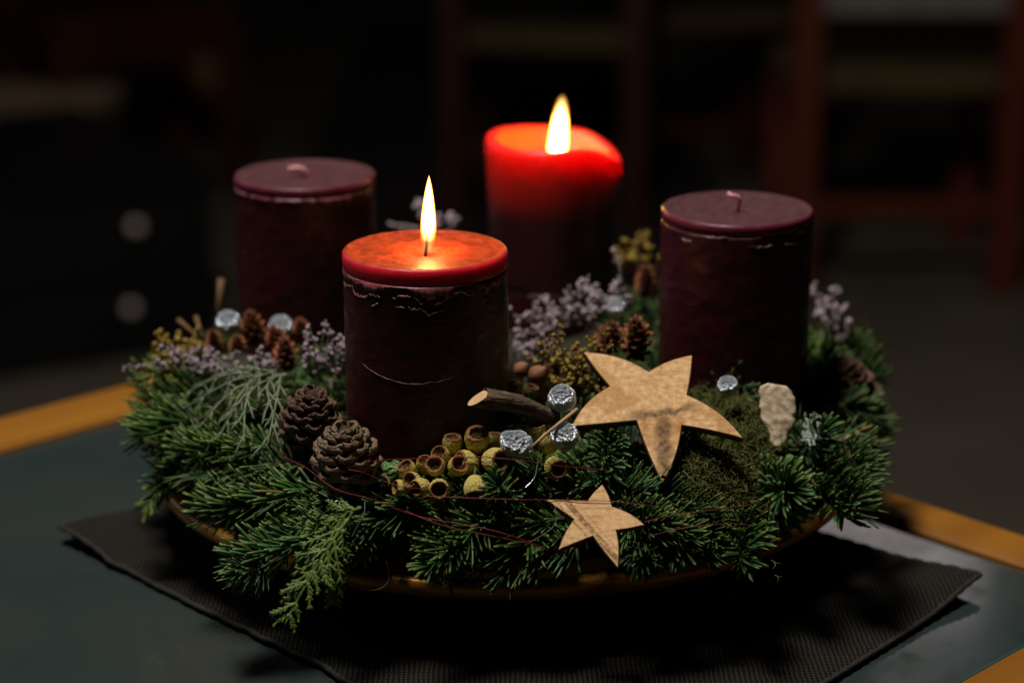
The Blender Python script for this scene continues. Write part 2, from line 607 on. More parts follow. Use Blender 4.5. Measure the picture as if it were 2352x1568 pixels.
def glass_mat():
    t = NT('smoked_glass')
    v = t.coord('Object')
    f = t.noise(v, 9, 3)
    sm = t.noise(v, 30, 6, 0.7)
    t.set(Base_Color=t.ramp(f, [(0.3, (0.020, 0.034, 0.036)), (0.7, (0.034, 0.040, 0.036))]), Roughness=t.ramp(sm, [(0.3, (0.07,) * 3), (0.7, (0.20,) * 3)]))
    t.p.inputs['IOR'].default_value = 1.5
    return t.m


M['glass'] = glass_mat()
M['glass_edge'] = simple('glass_edge', (0.015, 0.06, 0.07), (0.03, 0.10, 0.11), 30, 0.15, 0)
M['floor'] = simple('grey_floor', (0.088, 0.073, 0.055), (0.135, 0.114, 0.087), 3.0, 0.55, 0.1)
M['shade_sheet'] = simple('shade_dark', (0.012, 0.009, 0.008), (0.022, 0.015, 0.013), 14, 0.95, 0.2)
M['black'] = simple('black_lacquer', (0.006, 0.006, 0.007), (0.010, 0.010, 0.011), 8, 0.32, 0)
M['knob'] = simple('steel_knob', (0.78, 0.66, 0.62), (0.9, 0.78, 0.74), 40, 0.3, 0, metal=0.3)
M['redwood'] = simple('red_brown_wood', (0.040, 0.007, 0.0035), (0.070, 0.014, 0.006), 8, 0.5, 0.1, stretch=(1, 1, 0.2))
M['redwood_warm'] = simple('warm_red_brown_wood', (0.10, 0.015, 0.005), (0.16, 0.028, 0.009), 8, 0.5, 0.1, stretch=(1, 1, 0.2))
M['olive'] = simple('olive_seat', (0.065, 0.042, 0.012), (0.10, 0.066, 0.02), 20, 0.8, 0.1)
M['greycloth'] = simple('grey_cloth', (0.18, 0.165, 0.155), (0.25, 0.23, 0.215), 20, 0.9, 0.1)
M['tanwood'] = simple('tan_wood', (0.30, 0.20, 0.13), (0.40, 0.28, 0.19), 8, 0.6, 0.1)
M['orangewood'] = simple('orange_wood', (0.28, 0.13, 0.035), (0.36, 0.18, 0.05), 8, 0.6, 0.1)

UP = Vector((0, 0, 1))
V = Vector

# ================================================================== the setting
FLOOR_Z = -0.72
b = MB(); b.box((0, 4.0, FLOOR_Z - 0.05), (16, 16, 0.1))
tag(b.build('floor', M['floor'], Matrix.Translation((0, 4, FLOOR_Z)), smooth=False), kind='structure')
b = MB(); b.box((0, 9.0, 1.0), (16, 0.1, 3.6))
tag(b.build('wall_back', M['shade_sheet'], Matrix.Translation((0, 9.0, FLOOR_Z)), smooth=False), kind='structure')
b = MB(); b.box((-0.02, 5.4, FLOOR_Z + 0.006), (1.05, 4.4, 0.012))  # added dark sheet in place of the shade under the chairs
tag(b.build('shade_sheet', M['shade_sheet'], Matrix.Translation((-0.02, 5.4, FLOOR_Z)), smooth=False),
    'dark sheet on the floor behind the wreath, standing for the shade under the chairs', 'shade_sheet')

# ------------------------------------------------------------------ table
TU = Vector((0.7193, 0.6947, 0)).normalized()       # along the table
TN = Vector((TU.y, -TU.x, 0))                        # across, towards the camera's right
def tp(u, n, z=0.0): return TU * u + TN * n + UP * z
U1, N0, N1 = 0.919, -1.108, -0.420
U0 = -0.25
W_L, W_R = 0.050, 0.034
table = empty('glass_top_table', tp((U0 + U1) / 2, (N0 + N1) / 2, FLOOR_Z))
tag(table, 'low table with orange wood frame and smoked glass top under the wreath', 'table')


def plank(name, u0, u1, n0, n1, z0, z1, mat, parent, bev=0.003):
    b = MB()
    for z, e in ((z0, 0), (z1 - bev, 0), (z1, bev)):
        for (u, n) in ((u0 + e, n0 + e), (u1 - e, n0 + e), (u1 - e, n1 - e), (u0 + e, n1 - e)):
            b.v.append(tp(u, n, z))
    b.f = [(3, 2, 1, 0), (8, 9, 10, 11)] + [(i * 4 + k, i * 4 + (k + 1) % 4, i * 4 + 4 + (k + 1) % 4, i * 4 + 4 + k) for i in (0, 1) for k in range(4)]
    b.a = [0.0] * 12; b.b = [0.0] * 12
    Mo = Matrix.Translation(tp((u0 + u1) / 2, (n0 + n1) / 2, z0)) @ Matrix.Rotation(atan2(TU.y, TU.x), 4, 'Z')
    return b.build(name, mat, Mo, parent, smooth=False)


plank('frame_board', U0, U1, N0, N0 + W_L, -0.035, 0.004, M['table_wood'], table)
plank('frame_board', U0, U1, N1 - W_L, N1, -0.035, 0.004, M['table_wood'], table)
plank('frame_board', U1 - W_R, U1, N0 + W_L + 0.0006, N1 - W_L - 0.0006, -0.035, 0.004, M['table_wood'], table)
plank('frame_board', U0, U0 + W_R, N0 + W_L + 0.0006, N1 - W_L - 0.0006, -0.035, 0.004, M['table_wood'], table)
plank('glass_panel', U0 + W_R + 0.0015, U1 - W_R - 0.0015, N0 + W_L + 0.0015, N1 - W_L - 0.0015, -0.008, 0.0, M['glass'], table, 0.0012)
for (na, nb, mt_) in ((N1 - W_L - 0.0024, N1 - W_L - 0.0010, 'glass_edge'),):
    plank('glass_edge', U0 + W_R + 0.003, U1 - W_R - 0.003, na, nb, -0.002, 0.0009, M[mt_], table, 0.0004)
for (u, n) in ((U0 + 0.03, N0 + 0.03), (U0 + 0.03, N1 - 0.03), (U1 - 0.03, N0 + 0.03), (U1 - 0.03, N1 - 0.03)):
    plank('leg', u - 0.025, u + 0.025, n - 0.025, n + 0.025, FLOOR_Z, -0.036, M['table_wood'], table)

# ------------------------------------------------------------------ placemat
A = at_z(138, 1213, 0.0085); Bc = at_z(2252, 1322, 0.0085); A.z = Bc.z = 0
Cc = Vector((0.043, 0.738, 0)); Dc = A + Bc - Cc
mat_root = empty('woven_placemat', (A + Bc) / 2)
tag(mat_root, 'dark woven placemat with curled corners lying under the dish on the glass', 'placemat')


def mat_pt(s, t):
    p = A.lerp(Cc, s).lerp(Dc.lerp(Bc, s), t)     # s: A->C, t: A->D
    dl = (p - A).length; dr = (p - Bc).length
    z = 0.0012 + 0.0065 * math.exp(-(dl / 0.040) ** 2) + 0.0060 * math.exp(-(dr / 0.035) ** 2)
    z += 0.0016 * max(0, noise.noise(p * 14))
    e = 0.0016 * noise.noise(Vector((p.x * 60, p.y * 60, 3)))
    p = p + Vector((e, e, z))
    return p


b = MB()
NS, NTT = 100, 74
for top in (1, 0):
    for i in range(NS + 1):
        for j in range(NTT + 1):
            b.v.append(mat_pt(i / NS, j / NTT) + UP * (0.0022 * top))
n1 = (NS + 1) * (NTT + 1)
for i in range(NS):
    for j in range(NTT):
        q = (i * (NTT + 1) + j, (i + 1) * (NTT + 1) + j, (i + 1) * (NTT + 1) + j + 1, i * (NTT + 1) + j + 1)
        b.f.append(q); b.f.append(tuple(k + n1 for k in q[::-1]))
b.a = [0.0] * len(b.v); b.b = list(b.a)
rotm = Matrix.Translation((A + Bc) / 2) @ Matrix.Rotation(atan2((Cc - A).y, (Cc - A).x), 4, 'Z')
b.build('cloth', M['mat'], rotm, mat_root)
for (s0, t0, s1, t1) in ((0, 0, 1, 0), (1, 0, 1, 1), (0, 1, 1, 1), (0, 0, 0, 1)):
    b = MB()
    pts = [mat_pt(s0 + (s1 - s0) * k / 110, t0 + (t1 - t0) * k / 110) + UP * 0.0014 for k in range(111)]
    b.tube(pts, [0.0014 + 0.0004 * sin(k * 2.1) for k in range(111)], 7)
    b.build('hem', M['hem'], rotm, mat_root)

# ------------------------------------------------------------------ dish
DZ = 0.0045
dish = empty('gilded_dish', CEN + UP * DZ)
tag(dish, 'shallow round gold brown dish carrying the wreath', 'dish')
prof = [(0.0005, DZ + 0.001), (0.088, DZ), (0.100, DZ + 0.0005), (0.104, DZ + 0.006), (0.150, DZ + 0.013), (0.180, DZ + 0.024), (0.1925, 0.0345), (0.1965, 0.0375), (0.1980, 0.0405), (0.1972, 0.0435), (0.1945, 0.0450), (0.188, 0.0435), (0.176, 0.036), (0.150, 0.026), (0.10, 0.021), (0.0005, 0.020)]


def dent(t, i, r, z):
    k = math.exp(-((t - radians(-76)) / 0.055) ** 2) + math.exp(-((t - radians(284)) / 0.055) ** 2)
    w = 0.0006 * sin(3 * t + 1) + 0.0004 * sin(7 * t)
    if 6 <= i <= 12: return r - 0.0022 * k + w, z + 0.0018 * k + w * 0.8
    return r, z


b = MB(); b.lathe(prof, 120, dent)
b.v = [v + CEN for v in b.v]
b.build('bowl', M['dish'], Matrix.Translation(CEN + UP * DZ), dish)

# ================================================================== candles
R_C = 0.0400
CANDLES = []


def candle(name, label, x, y, top, lit=None, seed=0, R_C=0.0400):
    z0 = 0.066
    root = empty(name, (x, y, z0))
    tag(root, label, 'candle', 'four candles standing on the wreath')
    O = Matrix.Translation((x, y, z0))
    CANDLES.append((x, y))
    rnd = random.Random(seed)
    ph = [rnd.uniform(0, 6.28) for _ in range(6)]
    band = (0.0088 if lit else 0.0065) if lit != 'deep' else 0.088
    H = top - z0

    def wob(t, z): return 0.00025 * sin(2 * t + ph[0]) + 0.0002 * sin(3 * t + ph[1] + z * 60) + 0.00022 * noise.noise(Vector((cos(t) * 3, sin(t) * 3, z * 90 + seed)))

    def droop(t):       # the melted side of the deep candle, towards +x
        d = max(0.0, cos(t + 0.05))
        return d ** 4.0

    # --- side
    prof = [(R_C - 0.001, 0.0)] + [(R_C, H * k / 60) for k in range(1, 60) if H * k / 60 < H - band - 0.0005] + [(R_C, H - band)]
    b = MB()

    def side(t, i, r, z):
        rr = r + wob(t, z) + 0.00045 * noise.noise(Vector((cos(t) * 6, sin(t) * 6, z * 130 + seed * 7)))
        if lit == 'deep':
            rr += 0.0032 * droop(t) * max(0.0, 1 - (H - band - z) / 0.018) * 0.8
        return rr, z
    b.lathe(prof, 120, side)
    b.v = [O @ v for v in b.v]
    b.build('body', M['skin'], O, root)
    # --- top with its clear rim
    if lit == 'deep':
        prof = [(R_C, H - band - 0.0002)] + [(R_C, H - band + (band - 0.004) * k / 18) for k in range(1, 18)] + [(R_C, H - 0.004), (R_C - 0.0010, H - 0.0010), (R_C - 0.0030, H), (R_C - 0.0060, H - 0.0006),
                (R_C - 0.0085, H - 0.004), (R_C - 0.0115, H - 0.0090), (R_C - 0.0145, H - 0.0125), (0.017, H - 0.0145), (0.010, H - 0.0152), (0.0005, H - 0.0155)]
        nseg = 96
    else:
        pool = 0.0020 if lit else 0.0004
        prof = [(R_C - 0.0004, H - band - 0.0004), (R_C - 0.0001, H - band + 0.002), (R_C + 0.0001, H - 0.004), (R_C, H - 0.0014), (R_C - 0.0008, H - 0.0003), (R_C - 0.0020, H), (R_C - 0.0034, H - 0.0003),
                (R_C - 0.0050, H - 0.0013), (R_C - 0.0075, H - 0.0014), (0.026, H - 0.0014), (0.018, H - 0.0013), (0.012, H - 0.0014), (0.0095, H - 0.0016), (0.0075, H - 0.0016 - pool), (0.004, H - 0.0018 - pool), (0.0005, H - 0.0018 - pool)]
        nseg = 120

    def topf(t, i, r, z):
        rr, zz = r, z
        if r > 0.03: rr += wob(t, z)
        if lit == 'deep' and r > 0.02: rr += 0.0024 * min(1.0, max(0.0, 1 - (H - z) / 0.065)) ** 1.6
        if lit == 'deep':
            d = droop(t)
            f = min(1.0, max(0.0, (z - (H - 0.036)) / 0.029))
            if r > 0.018:
                zz -= 0.0135 * d * f
                rr += 0.0038 * d * sin(min(1.0, f) * 2.3) ** 0.8 if r > 0.03 else 0
            zz += 0.0012 * sin(2 * t + 2.5) * f * (1 if r > 0.03 else 0)
        elif r < 0.036 and r > 0.012:
            zz += 0.00025 * noise.noise(Vector((r * cos(t) * 160, r * sin(t) * 160, seed)))
        return rr, zz
    if lit == 'deep':
        b = MB(); b.lathe(prof, nseg, topf)
        b.v = [O @ v for v in b.v]
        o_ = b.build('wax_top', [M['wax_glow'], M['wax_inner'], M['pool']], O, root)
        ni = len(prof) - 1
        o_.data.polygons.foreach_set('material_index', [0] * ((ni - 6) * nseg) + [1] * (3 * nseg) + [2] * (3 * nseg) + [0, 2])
    else:
        b = MB(); b.lathe(prof, nseg, topf)
        b.v = [O @ v for v in b.v]
        o_ = b.build('wax_top', [M['wax_lit'], M['rim_lit']] if lit else [M['wax'], M['rim']], O, root)
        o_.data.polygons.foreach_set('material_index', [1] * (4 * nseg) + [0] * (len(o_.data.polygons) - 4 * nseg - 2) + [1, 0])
    # --- jagged flakes of wax skin under the rim
    if lit != 'deep':
        rows = [(band + 0.0052, 170, 0.0026, 0.0015), (band + 0.0095, 90, 0.0024, 0.0012)] if lit else [(band + 0.0045, 110, 0.0014, 0.0012)]
        if seed == 1: rows = []
        if name == 'far_candle': pass
        span = {3: 300, 2: 190, 1: 200}[seed]
        deep = {3: 0.0052, 2: 0.0016, 1: 0.0052}[seed]
        nn = span * 2
        b = MB()
        for k in range(nn + 1):
            t = radians(-90 - span / 2 + span * k / nn) + (0.25 if seed != 3 else 0)
            edge = min(1.0, 8 * min(k, nn - k) / nn)
            dn = edge * ((0.0006 if lit else -0.0004) + deep * max(0.0, 0.35 + 1.1 * noise.noise(V((t * 2.4, seed, 0))) + 0.55 * noise.noise(V((t * 9, seed, 3))) + 0.35 * noise.noise(V((t * 27, seed, 6)))))
            z1 = H - band + 0.0004
            th = 0.00055 * min(1.0, dn / 0.0015)
            if dn < 0.0004: dn, th = 0.0002, -0.0008
            for (dr, zz) in ((-0.001, z1), (0.0001 if th > 0 else -0.0007, z1), ((0.0001 if th > 0 else 0) + th * 0.6, z1 - dn * 0.5), (0.0001 + th, z1 - dn), (-0.001, z1 - dn - 0.0005)):
                b.v.append(O @ V(((R_C + dr) * cos(t), (R_C + dr) * sin(t), zz)))
        for k in range(nn):
            for e in range(4):
                b.f.append((k * 5 + e, k * 5 + 5 + e, k * 5 + 6 + e, k * 5 + e + 1))
        b.a = [0.0] * len(b.v); b.b = list(b.a)
        b.build('wax_overhang', M['curtain'], O, root)
        for q, (dz, span, amp, wid) in enumerate(rows):
            start = radians(rnd.uniform(-1, 1) * 12 - 90 - span / 2)
            nn = int(span * 1.2)
            pieces = []
            cur = []
            for k in range(nn + 1):
                t = start + radians(span) * k / nn
                lvl = noise.noise(Vector((t * 3.1, seed + q * 3.1, 0))) * 2.0 + 0.8 * noise.noise(Vector((t * 11, seed + q * 3.1, 7))) + 0.6 * noise.noise(Vector((t * 23, seed + q * 3.1, 5)))
                on = noise.noise(Vector((t * 4.2, seed * 1.7 + q * 9, 2))) + (0.22 if lit else 0.08) - q * 0.07
                w = wid * max(0.0, min(1.0, on * 4)) * max(0.12, 0.5 + 1.1 * noise.noise(Vector((t * 14, q, 8))))
                if w > 0.00008: cur.append((t, H - dz + amp * lvl, w))
                elif len(cur) > 2: pieces.append(cur); cur = []
                else: cur = []
            if len(cur) > 2: pieces.append(cur)
            for pc in pieces:
                b = MB()
                for (t, z, w) in pc:
                    for (dr, ddz) in ((-0.0006, w * 0.6), (0.00035, w * 0.35), (0.00070, -w * 0.4), (-0.0006, -w * 0.75)):
                        b.v.append(O @ Vector(((R_C + dr) * cos(t), (R_C + dr) * sin(t), z + ddz)))
                for k in range(len(pc) - 1):
                    for e in range(4):
                        b.f.append((k * 4 + e, k * 4 + (e + 1) % 4, k * 4 + 4 + (e + 1) % 4, k * 4 + 4 + e))
                b.f += [(3, 2, 1, 0), tuple((len(pc) - 1) * 4 + e for e in range(4))]
                b.a = [0.0] * len(b.v); b.b = list(b.a)
                b.build('wax_flake', M['flake'], O, root, smooth=False)
        # one long crack lower down
        if lit:
            b = MB()
            pts = []
            for k in range(60):
                t = radians(-138 + 82 * k / 59)
                z = H - 0.050 - 0.006 * sin(pi * k / 59) + 0.0011 * noise.noise(Vector((t * 9, 1, 1))) + 0.0006 * noise.noise(Vector((t * 30, 4, 1)))
                pts.append(O @ Vector(((R_C + 0.0002) * cos(t), (R_C + 0.0002) * sin(t), z)))
            b.tube(pts, [0.00012 + 0.00022 * sin(pi * k / 59) * (0.5 + 0.5 * sin(k * 0.9)) for k in range(60)], 5)
            b.build('wax_crack', M['flake'], O, root)
    # --- wick
    b = MB()
    if lit is None:
        zt = H - 0.002
        pts = [O @ Vector(q) for q in ((0, 0, zt - 0.002), (0.0005, 0, zt + 0.003), (0.0012, -0.0004, zt + 0.0062), (-0.0006, -0.0012, zt + 0.0082), (-0.0036, -0.0016, zt + 0.0086), (-0.0056, -0.0012, zt + 0.0100))]
        if seed == 1: pts = [O @ Vector(q) for q in ((0, 0, zt - 0.002), (0, 0, zt + 0.0025), (-0.001, -0.001, zt + 0.0045), (-0.004, -0.002, zt + 0.0055), (-0.009, -0.003, zt + 0.0050))]
        b.tube(pts, [0.0011, 0.0012, 0.0012, 0.0012, 0.0013, 0.0011], 8) if len(pts) == 6 else b.tube(pts, 0.0014, 8)
        b.build('wick', M['wick_pink'], O, root)
    else:
        zt = H - 0.004 if lit == 'flat' else H - 0.017
        pts = [O @ Vector((0.0003 * k, 0, zt + 0.0029 * k)) for k in range(5)]
        b.tube(pts, [0.00085, 0.0008, 0.0008, 0.00075, 0.0006], 8)
        w = b.build('wick', M['wick_burnt'], O, root)
        e = MB(); e.ball(pts[-1], 0.0009, seg=8, ring=6)
        e.build('ember', M['ember'], O, w)
    return root, O, H


# ------------------------------------------------------------------ flames
def flame_mat(name, blue):
    t = NT(name)
    t.n.remove(t.p)
    out = [n for n in t.n if n.type == 'OUTPUT_MATERIAL'][0]
    tc = t.node('ShaderNodeTexCoord')
    sep = t.node('ShaderNodeSeparateXYZ'); t.l.new(tc.outputs['Object'], sep.inputs[0])
    x, y, z = sep.outputs
    fc = t.node('ShaderNodeFloatCurve')
    cv = fc.mapping.curves[0]
    for i, (zz, rr) in enumerate(FL):
        if i == 0: cv.points[0].location = (zz, rr)
        elif i == len(FL) - 1: cv.points[len(cv.points) - 1].location = (zz, rr)
        else: cv.points.new(zz, rr)
    fc.mapping.update()
    fc.inputs['Factor'].default_value = 1.0
    t.l.new(z, fc.inputs['Value'])
    prof = t.math('MAXIMUM', fc.outputs[0], 0.02)
    r = t.math('SQRT', t.math('ADD', t.math('MULTIPLY', x, x), t.math('MULTIPLY', y, y)))
    q = t.math('DIVIDE', r, prof)
    s = t.math('SUBTRACT', 1.0, q, True)                      # 1 on the axis, 0 at the skin
    s = t.math('POWER', s, 0.85)
    zr = t.ramp(z, [(0.0, (0.002,) * 3), (0.15, (0.008,) * 3), (0.26, (0.07,) * 3), (0.40, (1,) * 3), (0.72, (1,) * 3), (1.0, (0.25,) * 3)] if blue else [(0.0, (1,) * 3), (0.58, (0.8,) * 3), (0.74, (0.14,) * 3), (0.88, (0.035,) * 3), (1.0, (0.012,) * 3)])
    col = t.ramp(s, [(0.0, (1.0, 0.20, 0.012)), (0.30, (1.0, 0.42, 0.05)), (0.8, (1.0, 0.62, 0.22))])
    em = t.node('ShaderNodeEmission')
    t.l.new(col, em.inputs[0])
    t.l.new(t.math('MULTIPLY', t.math('MULTIPLY', s, zr), FLAME_E), em.inputs[1])
    t.l.new(em.outputs[0], out.inputs['Volume'])
    return t.m


FL = [(0.0, 0.55), (0.08, 0.86), (0.20, 1.0), (0.36, 0.96), (0.55, 0.82), (0.75, 0.56), (0.9, 0.29), (1.0, 0.04)]
FLAME_E = 26000.0
M['flame'] = flame_mat('candle_flame', True)
FL2 = FL
FL = [(0.0, 0.75), (0.10, 0.92), (0.22, 1.0), (0.4, 0.93), (0.6, 0.80), (0.8, 0.62), (0.93, 0.42), (1.0, 0.10)]
M['flame_far'] = flame_mat('candle_flame_tall', False)


def flame(root, base, hgt, rad, lean, mat, prof, watts):
    b = MB()
    b.lathe([(max(0.03, r * 1.02), z) for z, r in prof], 24)
    me = b.mesh('flame', mat)
    Mo = Matrix.Translation(base) @ Matrix.Rotation(lean, 4, 'Y') @ Matrix.Diagonal((rad, rad, hgt, 1))
    o = link('flame', me, Mo, root)
    d = bpy.data.lights.new('flame_light', 'POINT')
    d.energy, d.color, d.shadow_soft_size = watts, (1.0, 0.50, 0.16), 0.003
    l = bpy.data.objects.new('flame_light', d)
    COL.objects.link(l)
    place(l, Matrix.Translation(Vector(base) + Vector((sin(lean) * hgt * 0.45, 0, hgt * 0.45))), root)
    return o


front, Of, Hf = candle('lit_pillar_candle', 'nearest burgundy pillar candle, burning with a flat orange lit top', -0.0421, 0.948, 0.1884, 'flat', 3)
flame(front, Of @ Vector((0.0012, 0, Hf - 0.0025)), 0.0388, 0.0040, radians(1.5), M['flame'], FL2, 0.034)
back, Ob, Hb = candle('lit_pillar_candle', 'farthest candle, burning, its melted rim glowing bright red', 0.0235, 1.185, 0.1945, 'deep', 5, 0.0376)
flame(back, Ob @ Vector((0.0030, -0.004, Hb - 0.0135)), 0.0392, 0.0061, radians(5.0), M['flame_far'], FL, 0.16)
candle('unlit_pillar_candle', 'unlit burgundy pillar candle on the right behind the large star', 0.119, 1.036, 0.1875, None, 2)
candle('unlit_pillar_candle', 'unlit burgundy pillar candle at back left, blurred, its wick lying flat', -0.1185, 1.128, 0.1852, None, 1)

# ================================================================== the fir wreath
wreath = empty('fir_wreath', CEN + UP * 0.03)
tag(wreath, 'thick round advent wreath of green fir sprigs filling the dish', 'wreath')
b = MB()
for i in range(72):
    for k in range(14):
        t, q = 2 * pi * i / 72, 2 * pi * k / 14
        rr = 0.125 + 0.062 * cos(q); zz = 0.060 + 0.026 * sin(q)
        n_ = 0.006 * noise.noise(Vector((rr * cos(t) * 60, rr * sin(t) * 60, zz * 60)))
        b.v.append(CEN + Vector(((rr + n_) * cos(t), (rr + n_) * sin(t), zz + n_)))
for i in range(72):
    for k in range(14):
        b.f.append((i * 14 + k, ((i + 1) % 72) * 14 + k, ((i + 1) % 72) * 14 + (k + 1) % 14, i * 14 + (k + 1) % 14))
b.a = [0.0] * len(b.v); b.b = list(b.a)
b.build('straw_ring', M['ringbase'], Matrix.Translation(CEN + UP * 0.03), wreath)


def needle(b, base, d, nrm, ln, wid, bend, rnd):
    d = d.normalized()
    side = nrm.cross(d)
    if side.length < 1e-4: side = d.orthogonal()
    side.normalize()
    rows = []
    for s_, w in ((0.0, 0.45), (0.12, 0.85), (0.5, 1.0), (0.85, 0.97), (1.0, 0.62)):
        p = base + d * (ln * s_) + bend * (ln * s_ * s_)
        dd = (d + bend * (2 * s_)).normalized()
        nn = side.cross(dd).normalized() * -1
        rows.append((p, side * (w * wid * 0.5), nn * (0.42 * wid * 0.5 * (0.6 + 0.4 * w))))
    vs, al = [], []
    for i, (p, sd, nn) in enumerate(rows):
        vs += [p + sd, p + nn, p - sd, p - nn * 0.7]
        al += [(0.0, 0.12, 0.5, 0.85, 1.0)[i]] * 4
    fs = []
    for i in range(4):
        for k in range(4):
            fs.append((i * 4 + k, i * 4 + (k + 1) % 4, i * 4 + 4 + (k + 1) % 4, i * 4 + 4 + k))
    fs.append((16, 17, 18, 19))
    b.add(vs, fs, al, rnd)


def sprig_meshes(seed, L, style, mat, nl=0.0145):
    r = random.Random(seed)
    stem, nd = MB(), MB()
    c1, c2 = r.uniform(-0.12, 0.12), r.uniform(-0.10, 0.16)

    def ax(t): return Vector((L * t, L * c1 * t * t, L * c2 * t * t * 0.8))
    pts = [ax(k / 7) for k in range(8)]
    stem.tube(pts, [0.0016 * (1 - 0.55 * k / 7) for k in range(8)], 6)
    count = int(L / 0.00048)
    for i in range(count):
        t = 0.04 + 0.96 * (i + r.random()) / count
        base = ax(t)
        tan = (ax(min(1, t + .02)) - ax(t - .02)).normalized()
        if style == 'comb':
            s_ = r.choice((-1, 1)); phi = s_ * radians(r.gauss(78, 16)); al = radians(r.gauss(62, 8))
        elif style == 'top':
            phi = radians(r.gauss(0, 62)); al = radians(r.gauss(58, 9))
        else:
            phi = radians(r.uniform(-135, 135)); al = radians(r.gauss(60, 9))
        tipk = max(0.0, (t - 0.80) / 0.20)
        al = al * (1 - 0.62 * tipk * r.uniform(0.6, 1.0))
        y_ = UP.cross(tan).normalized(); z_ = tan.cross(y_)
        rad = z_ * cos(phi) + y_ * sin(phi)
        d = tan * cos(al) + rad * sin(al)
        bend = (z_ * r.uniform(0.10, 0.34) + tan * r.uniform(0.05, 0.25)) * (0.9 if style != 'comb' else 0.55) + Vector((r.gauss(0, .07), r.gauss(0, .07), r.gauss(0, .05)))
        ln = nl * r.uniform(0.62, 1.22) * (1 - 0.28 * tipk) * min(1, 0.6 + t * 3)
        needle(nd, base + rad * 0.0008, d, z_ * abs(sin(phi)) + tan * abs(cos(phi)), ln, 0.0019 * r.uniform(0.75, 1.2), bend, r.random())
    return stem.mesh('stem', M['stem']), nd.mesh('needles', mat, attrs=True)


def rosette_meshes(seed, mat, nl=0.0175, n=95):
    """the end of a shoot seen from its tip: needles fanning out round a short stem along +X"""
    r = random.Random(seed)
    stem, nd = MB(), MB()
    L = 0.022
    stem.tube([Vector((L * k / 4, 0, 0)) for k in range(5)], [0.0016] * 4 + [0.0010], 6)
    for i in range(n):
        t = i / n
        base = Vector((L * t, 0, 0))
        phi = i * 2.39996 + r.gauss(0, 0.15)
        al = radians(86 - 58 * t ** 1.5 + r.gauss(0, 7))
        rad = Vector((0, cos(phi), sin(phi)))
        d = Vector((cos(al), 0, 0)) + rad * sin(al)
        bend = Vector((r.uniform(0.12, 0.42), r.gauss(0, .07), r.gauss(0, .07)))
        needle(nd, base + rad * 0.0008, d, Vector((1, 0, 0)) + rad * -0.3, nl * r.uniform(0.75, 1.1) * (1 - 0.35 * t), 0.0021 * r.uniform(0.85, 1.15), bend, r.random())
    return stem.mesh('stem', M['stem']), nd.mesh('needles', mat, attrs=True)


LIB = {}
for L in (0.045, 0.065, 0.085):
    for st in ('comb', 'top', 'brush'):
        for q in range(4):
            mt = M['needle_blue'] if q % 2 else M['needle']
            LIB[(L, st, q)] = sprig_meshes(hash((L * 1000 // 1, q)) % 997 + len(st) * 13, L, st, mt)
ROS = [rosette_meshes(11, M['needle_blue']), rosette_meshes(12, M['needle']), rosette_meshes(13, M['needle_blue'], 0.0145, 80)]


SEQ = random.Random(77)


def sprig(p0, p1, style='brush', q=0, up=None, width=None):
    if width is None: width = SEQ.uniform(0.86, 1.12)
    p0, p1 = Vector(p0), Vector(p1)
    ln = (p1 - p0).length
    L = min((0.045, 0.065, 0.085), key=lambda v: abs(v - ln))
    if up is None:
        mid = (p0 + p1) / 2
        rad = Vector((mid.x - CEN.x, mid.y - CEN.y, 0))
        rr = rad.length
        up = UP * 0.8 + rad.normalized() * ((rr - 0.125) * 8) + Vector((0, -0.25, 0))
    Mo = frame_mat(p0, p1 - p0, up) @ Matrix.Diagonal((ln / L, width, width, 1))
    st, nd = LIB[(L, style, q + 2 * SEQ.randint(0, 1))]
    s_ = link('fir_sprig', st, Mo, wreath)
    n_ = link('needles', nd, Mo, s_)
    tag(n_, kind='stuff')
    return s_


def rosette(p, axis, k=0, scale=1.0):
    Mo = frame_mat(Vector(p) - Vector(axis).normalized() * 0.012 * scale, axis, UP + Vector((0.3, 0, 0))) @ Matrix.Scale(scale, 4)
    st, nd = ROS[k]
    s_ = link('fir_sprig', st, Mo, wreath)
    tag(link('needles', nd, Mo, s_), kind='stuff')


# --- sprigs one can pick out in the photograph: base and tip
S = surf
sprig(at_z(860, 1185, 0.072), at_z(545, 1312, 0.050), 'top', 1)
sprig(at_z(800, 1160, 0.075), at_z(560, 1270, 0.050), 'comb', 0)
sprig(S(730, 1120, -0.004), at_z(478, 1182, 0.058), 'top', 0)
sprig(S(720, 1060, -0.002), at_z(420, 1085, 0.068), 'comb', 1)
sprig(S(640, 1030, -0.004), S(420, 1040, 0.0), 'top', 0)
sprig(S(470, 960, 0), at_z(330, 1000, 0.075), 'brush', 0)
sprig(S(470, 900, 0), at_z(370, 935, 0.085), 'brush', 0)
sprig(at_z(480, 1010, 0.07), at_z(365, 1120, 0.052), 'brush', 0)
sprig(S(960, 1150, -0.006), at_z(770, 1255, 0.062), 'top', 1)
sprig(S(900, 1120, -0.006), S(690, 1165, -0.004), 'brush', 0)
sprig(S(1130, 1190, -0.006), at_z(980, 1290, 0.060), 'top', 0)
sprig(S(1330, 1215, -0.008), at_z(1090, 1285, 0.056), 'comb', 0)
sprig(S(1340, 1245, -0.008), at_z(1140, 1300, 0.052), 'comb', 1)
sprig(S(1300, 1190, -0.008), at_z(1010, 1225, 0.066), 'top', 0)
sprig(S(1240, 1120, -0.006), at_z(1110, 1140, 0.080), 'top', 1)
sprig(S(1250, 1080, -0.006), S(1130, 1170, -0.004), 'brush', 1)
sprig(S(1410, 985, 0), S(1385, 1125, 0.002), 'top', 1)
sprig(S(1440, 1150, -0.006), S(1300, 1110, -0.006), 'brush', 0)
sprig(S(1420, 1170, -0.006), at_z(1580, 1230, 0.068), 'top', 0)
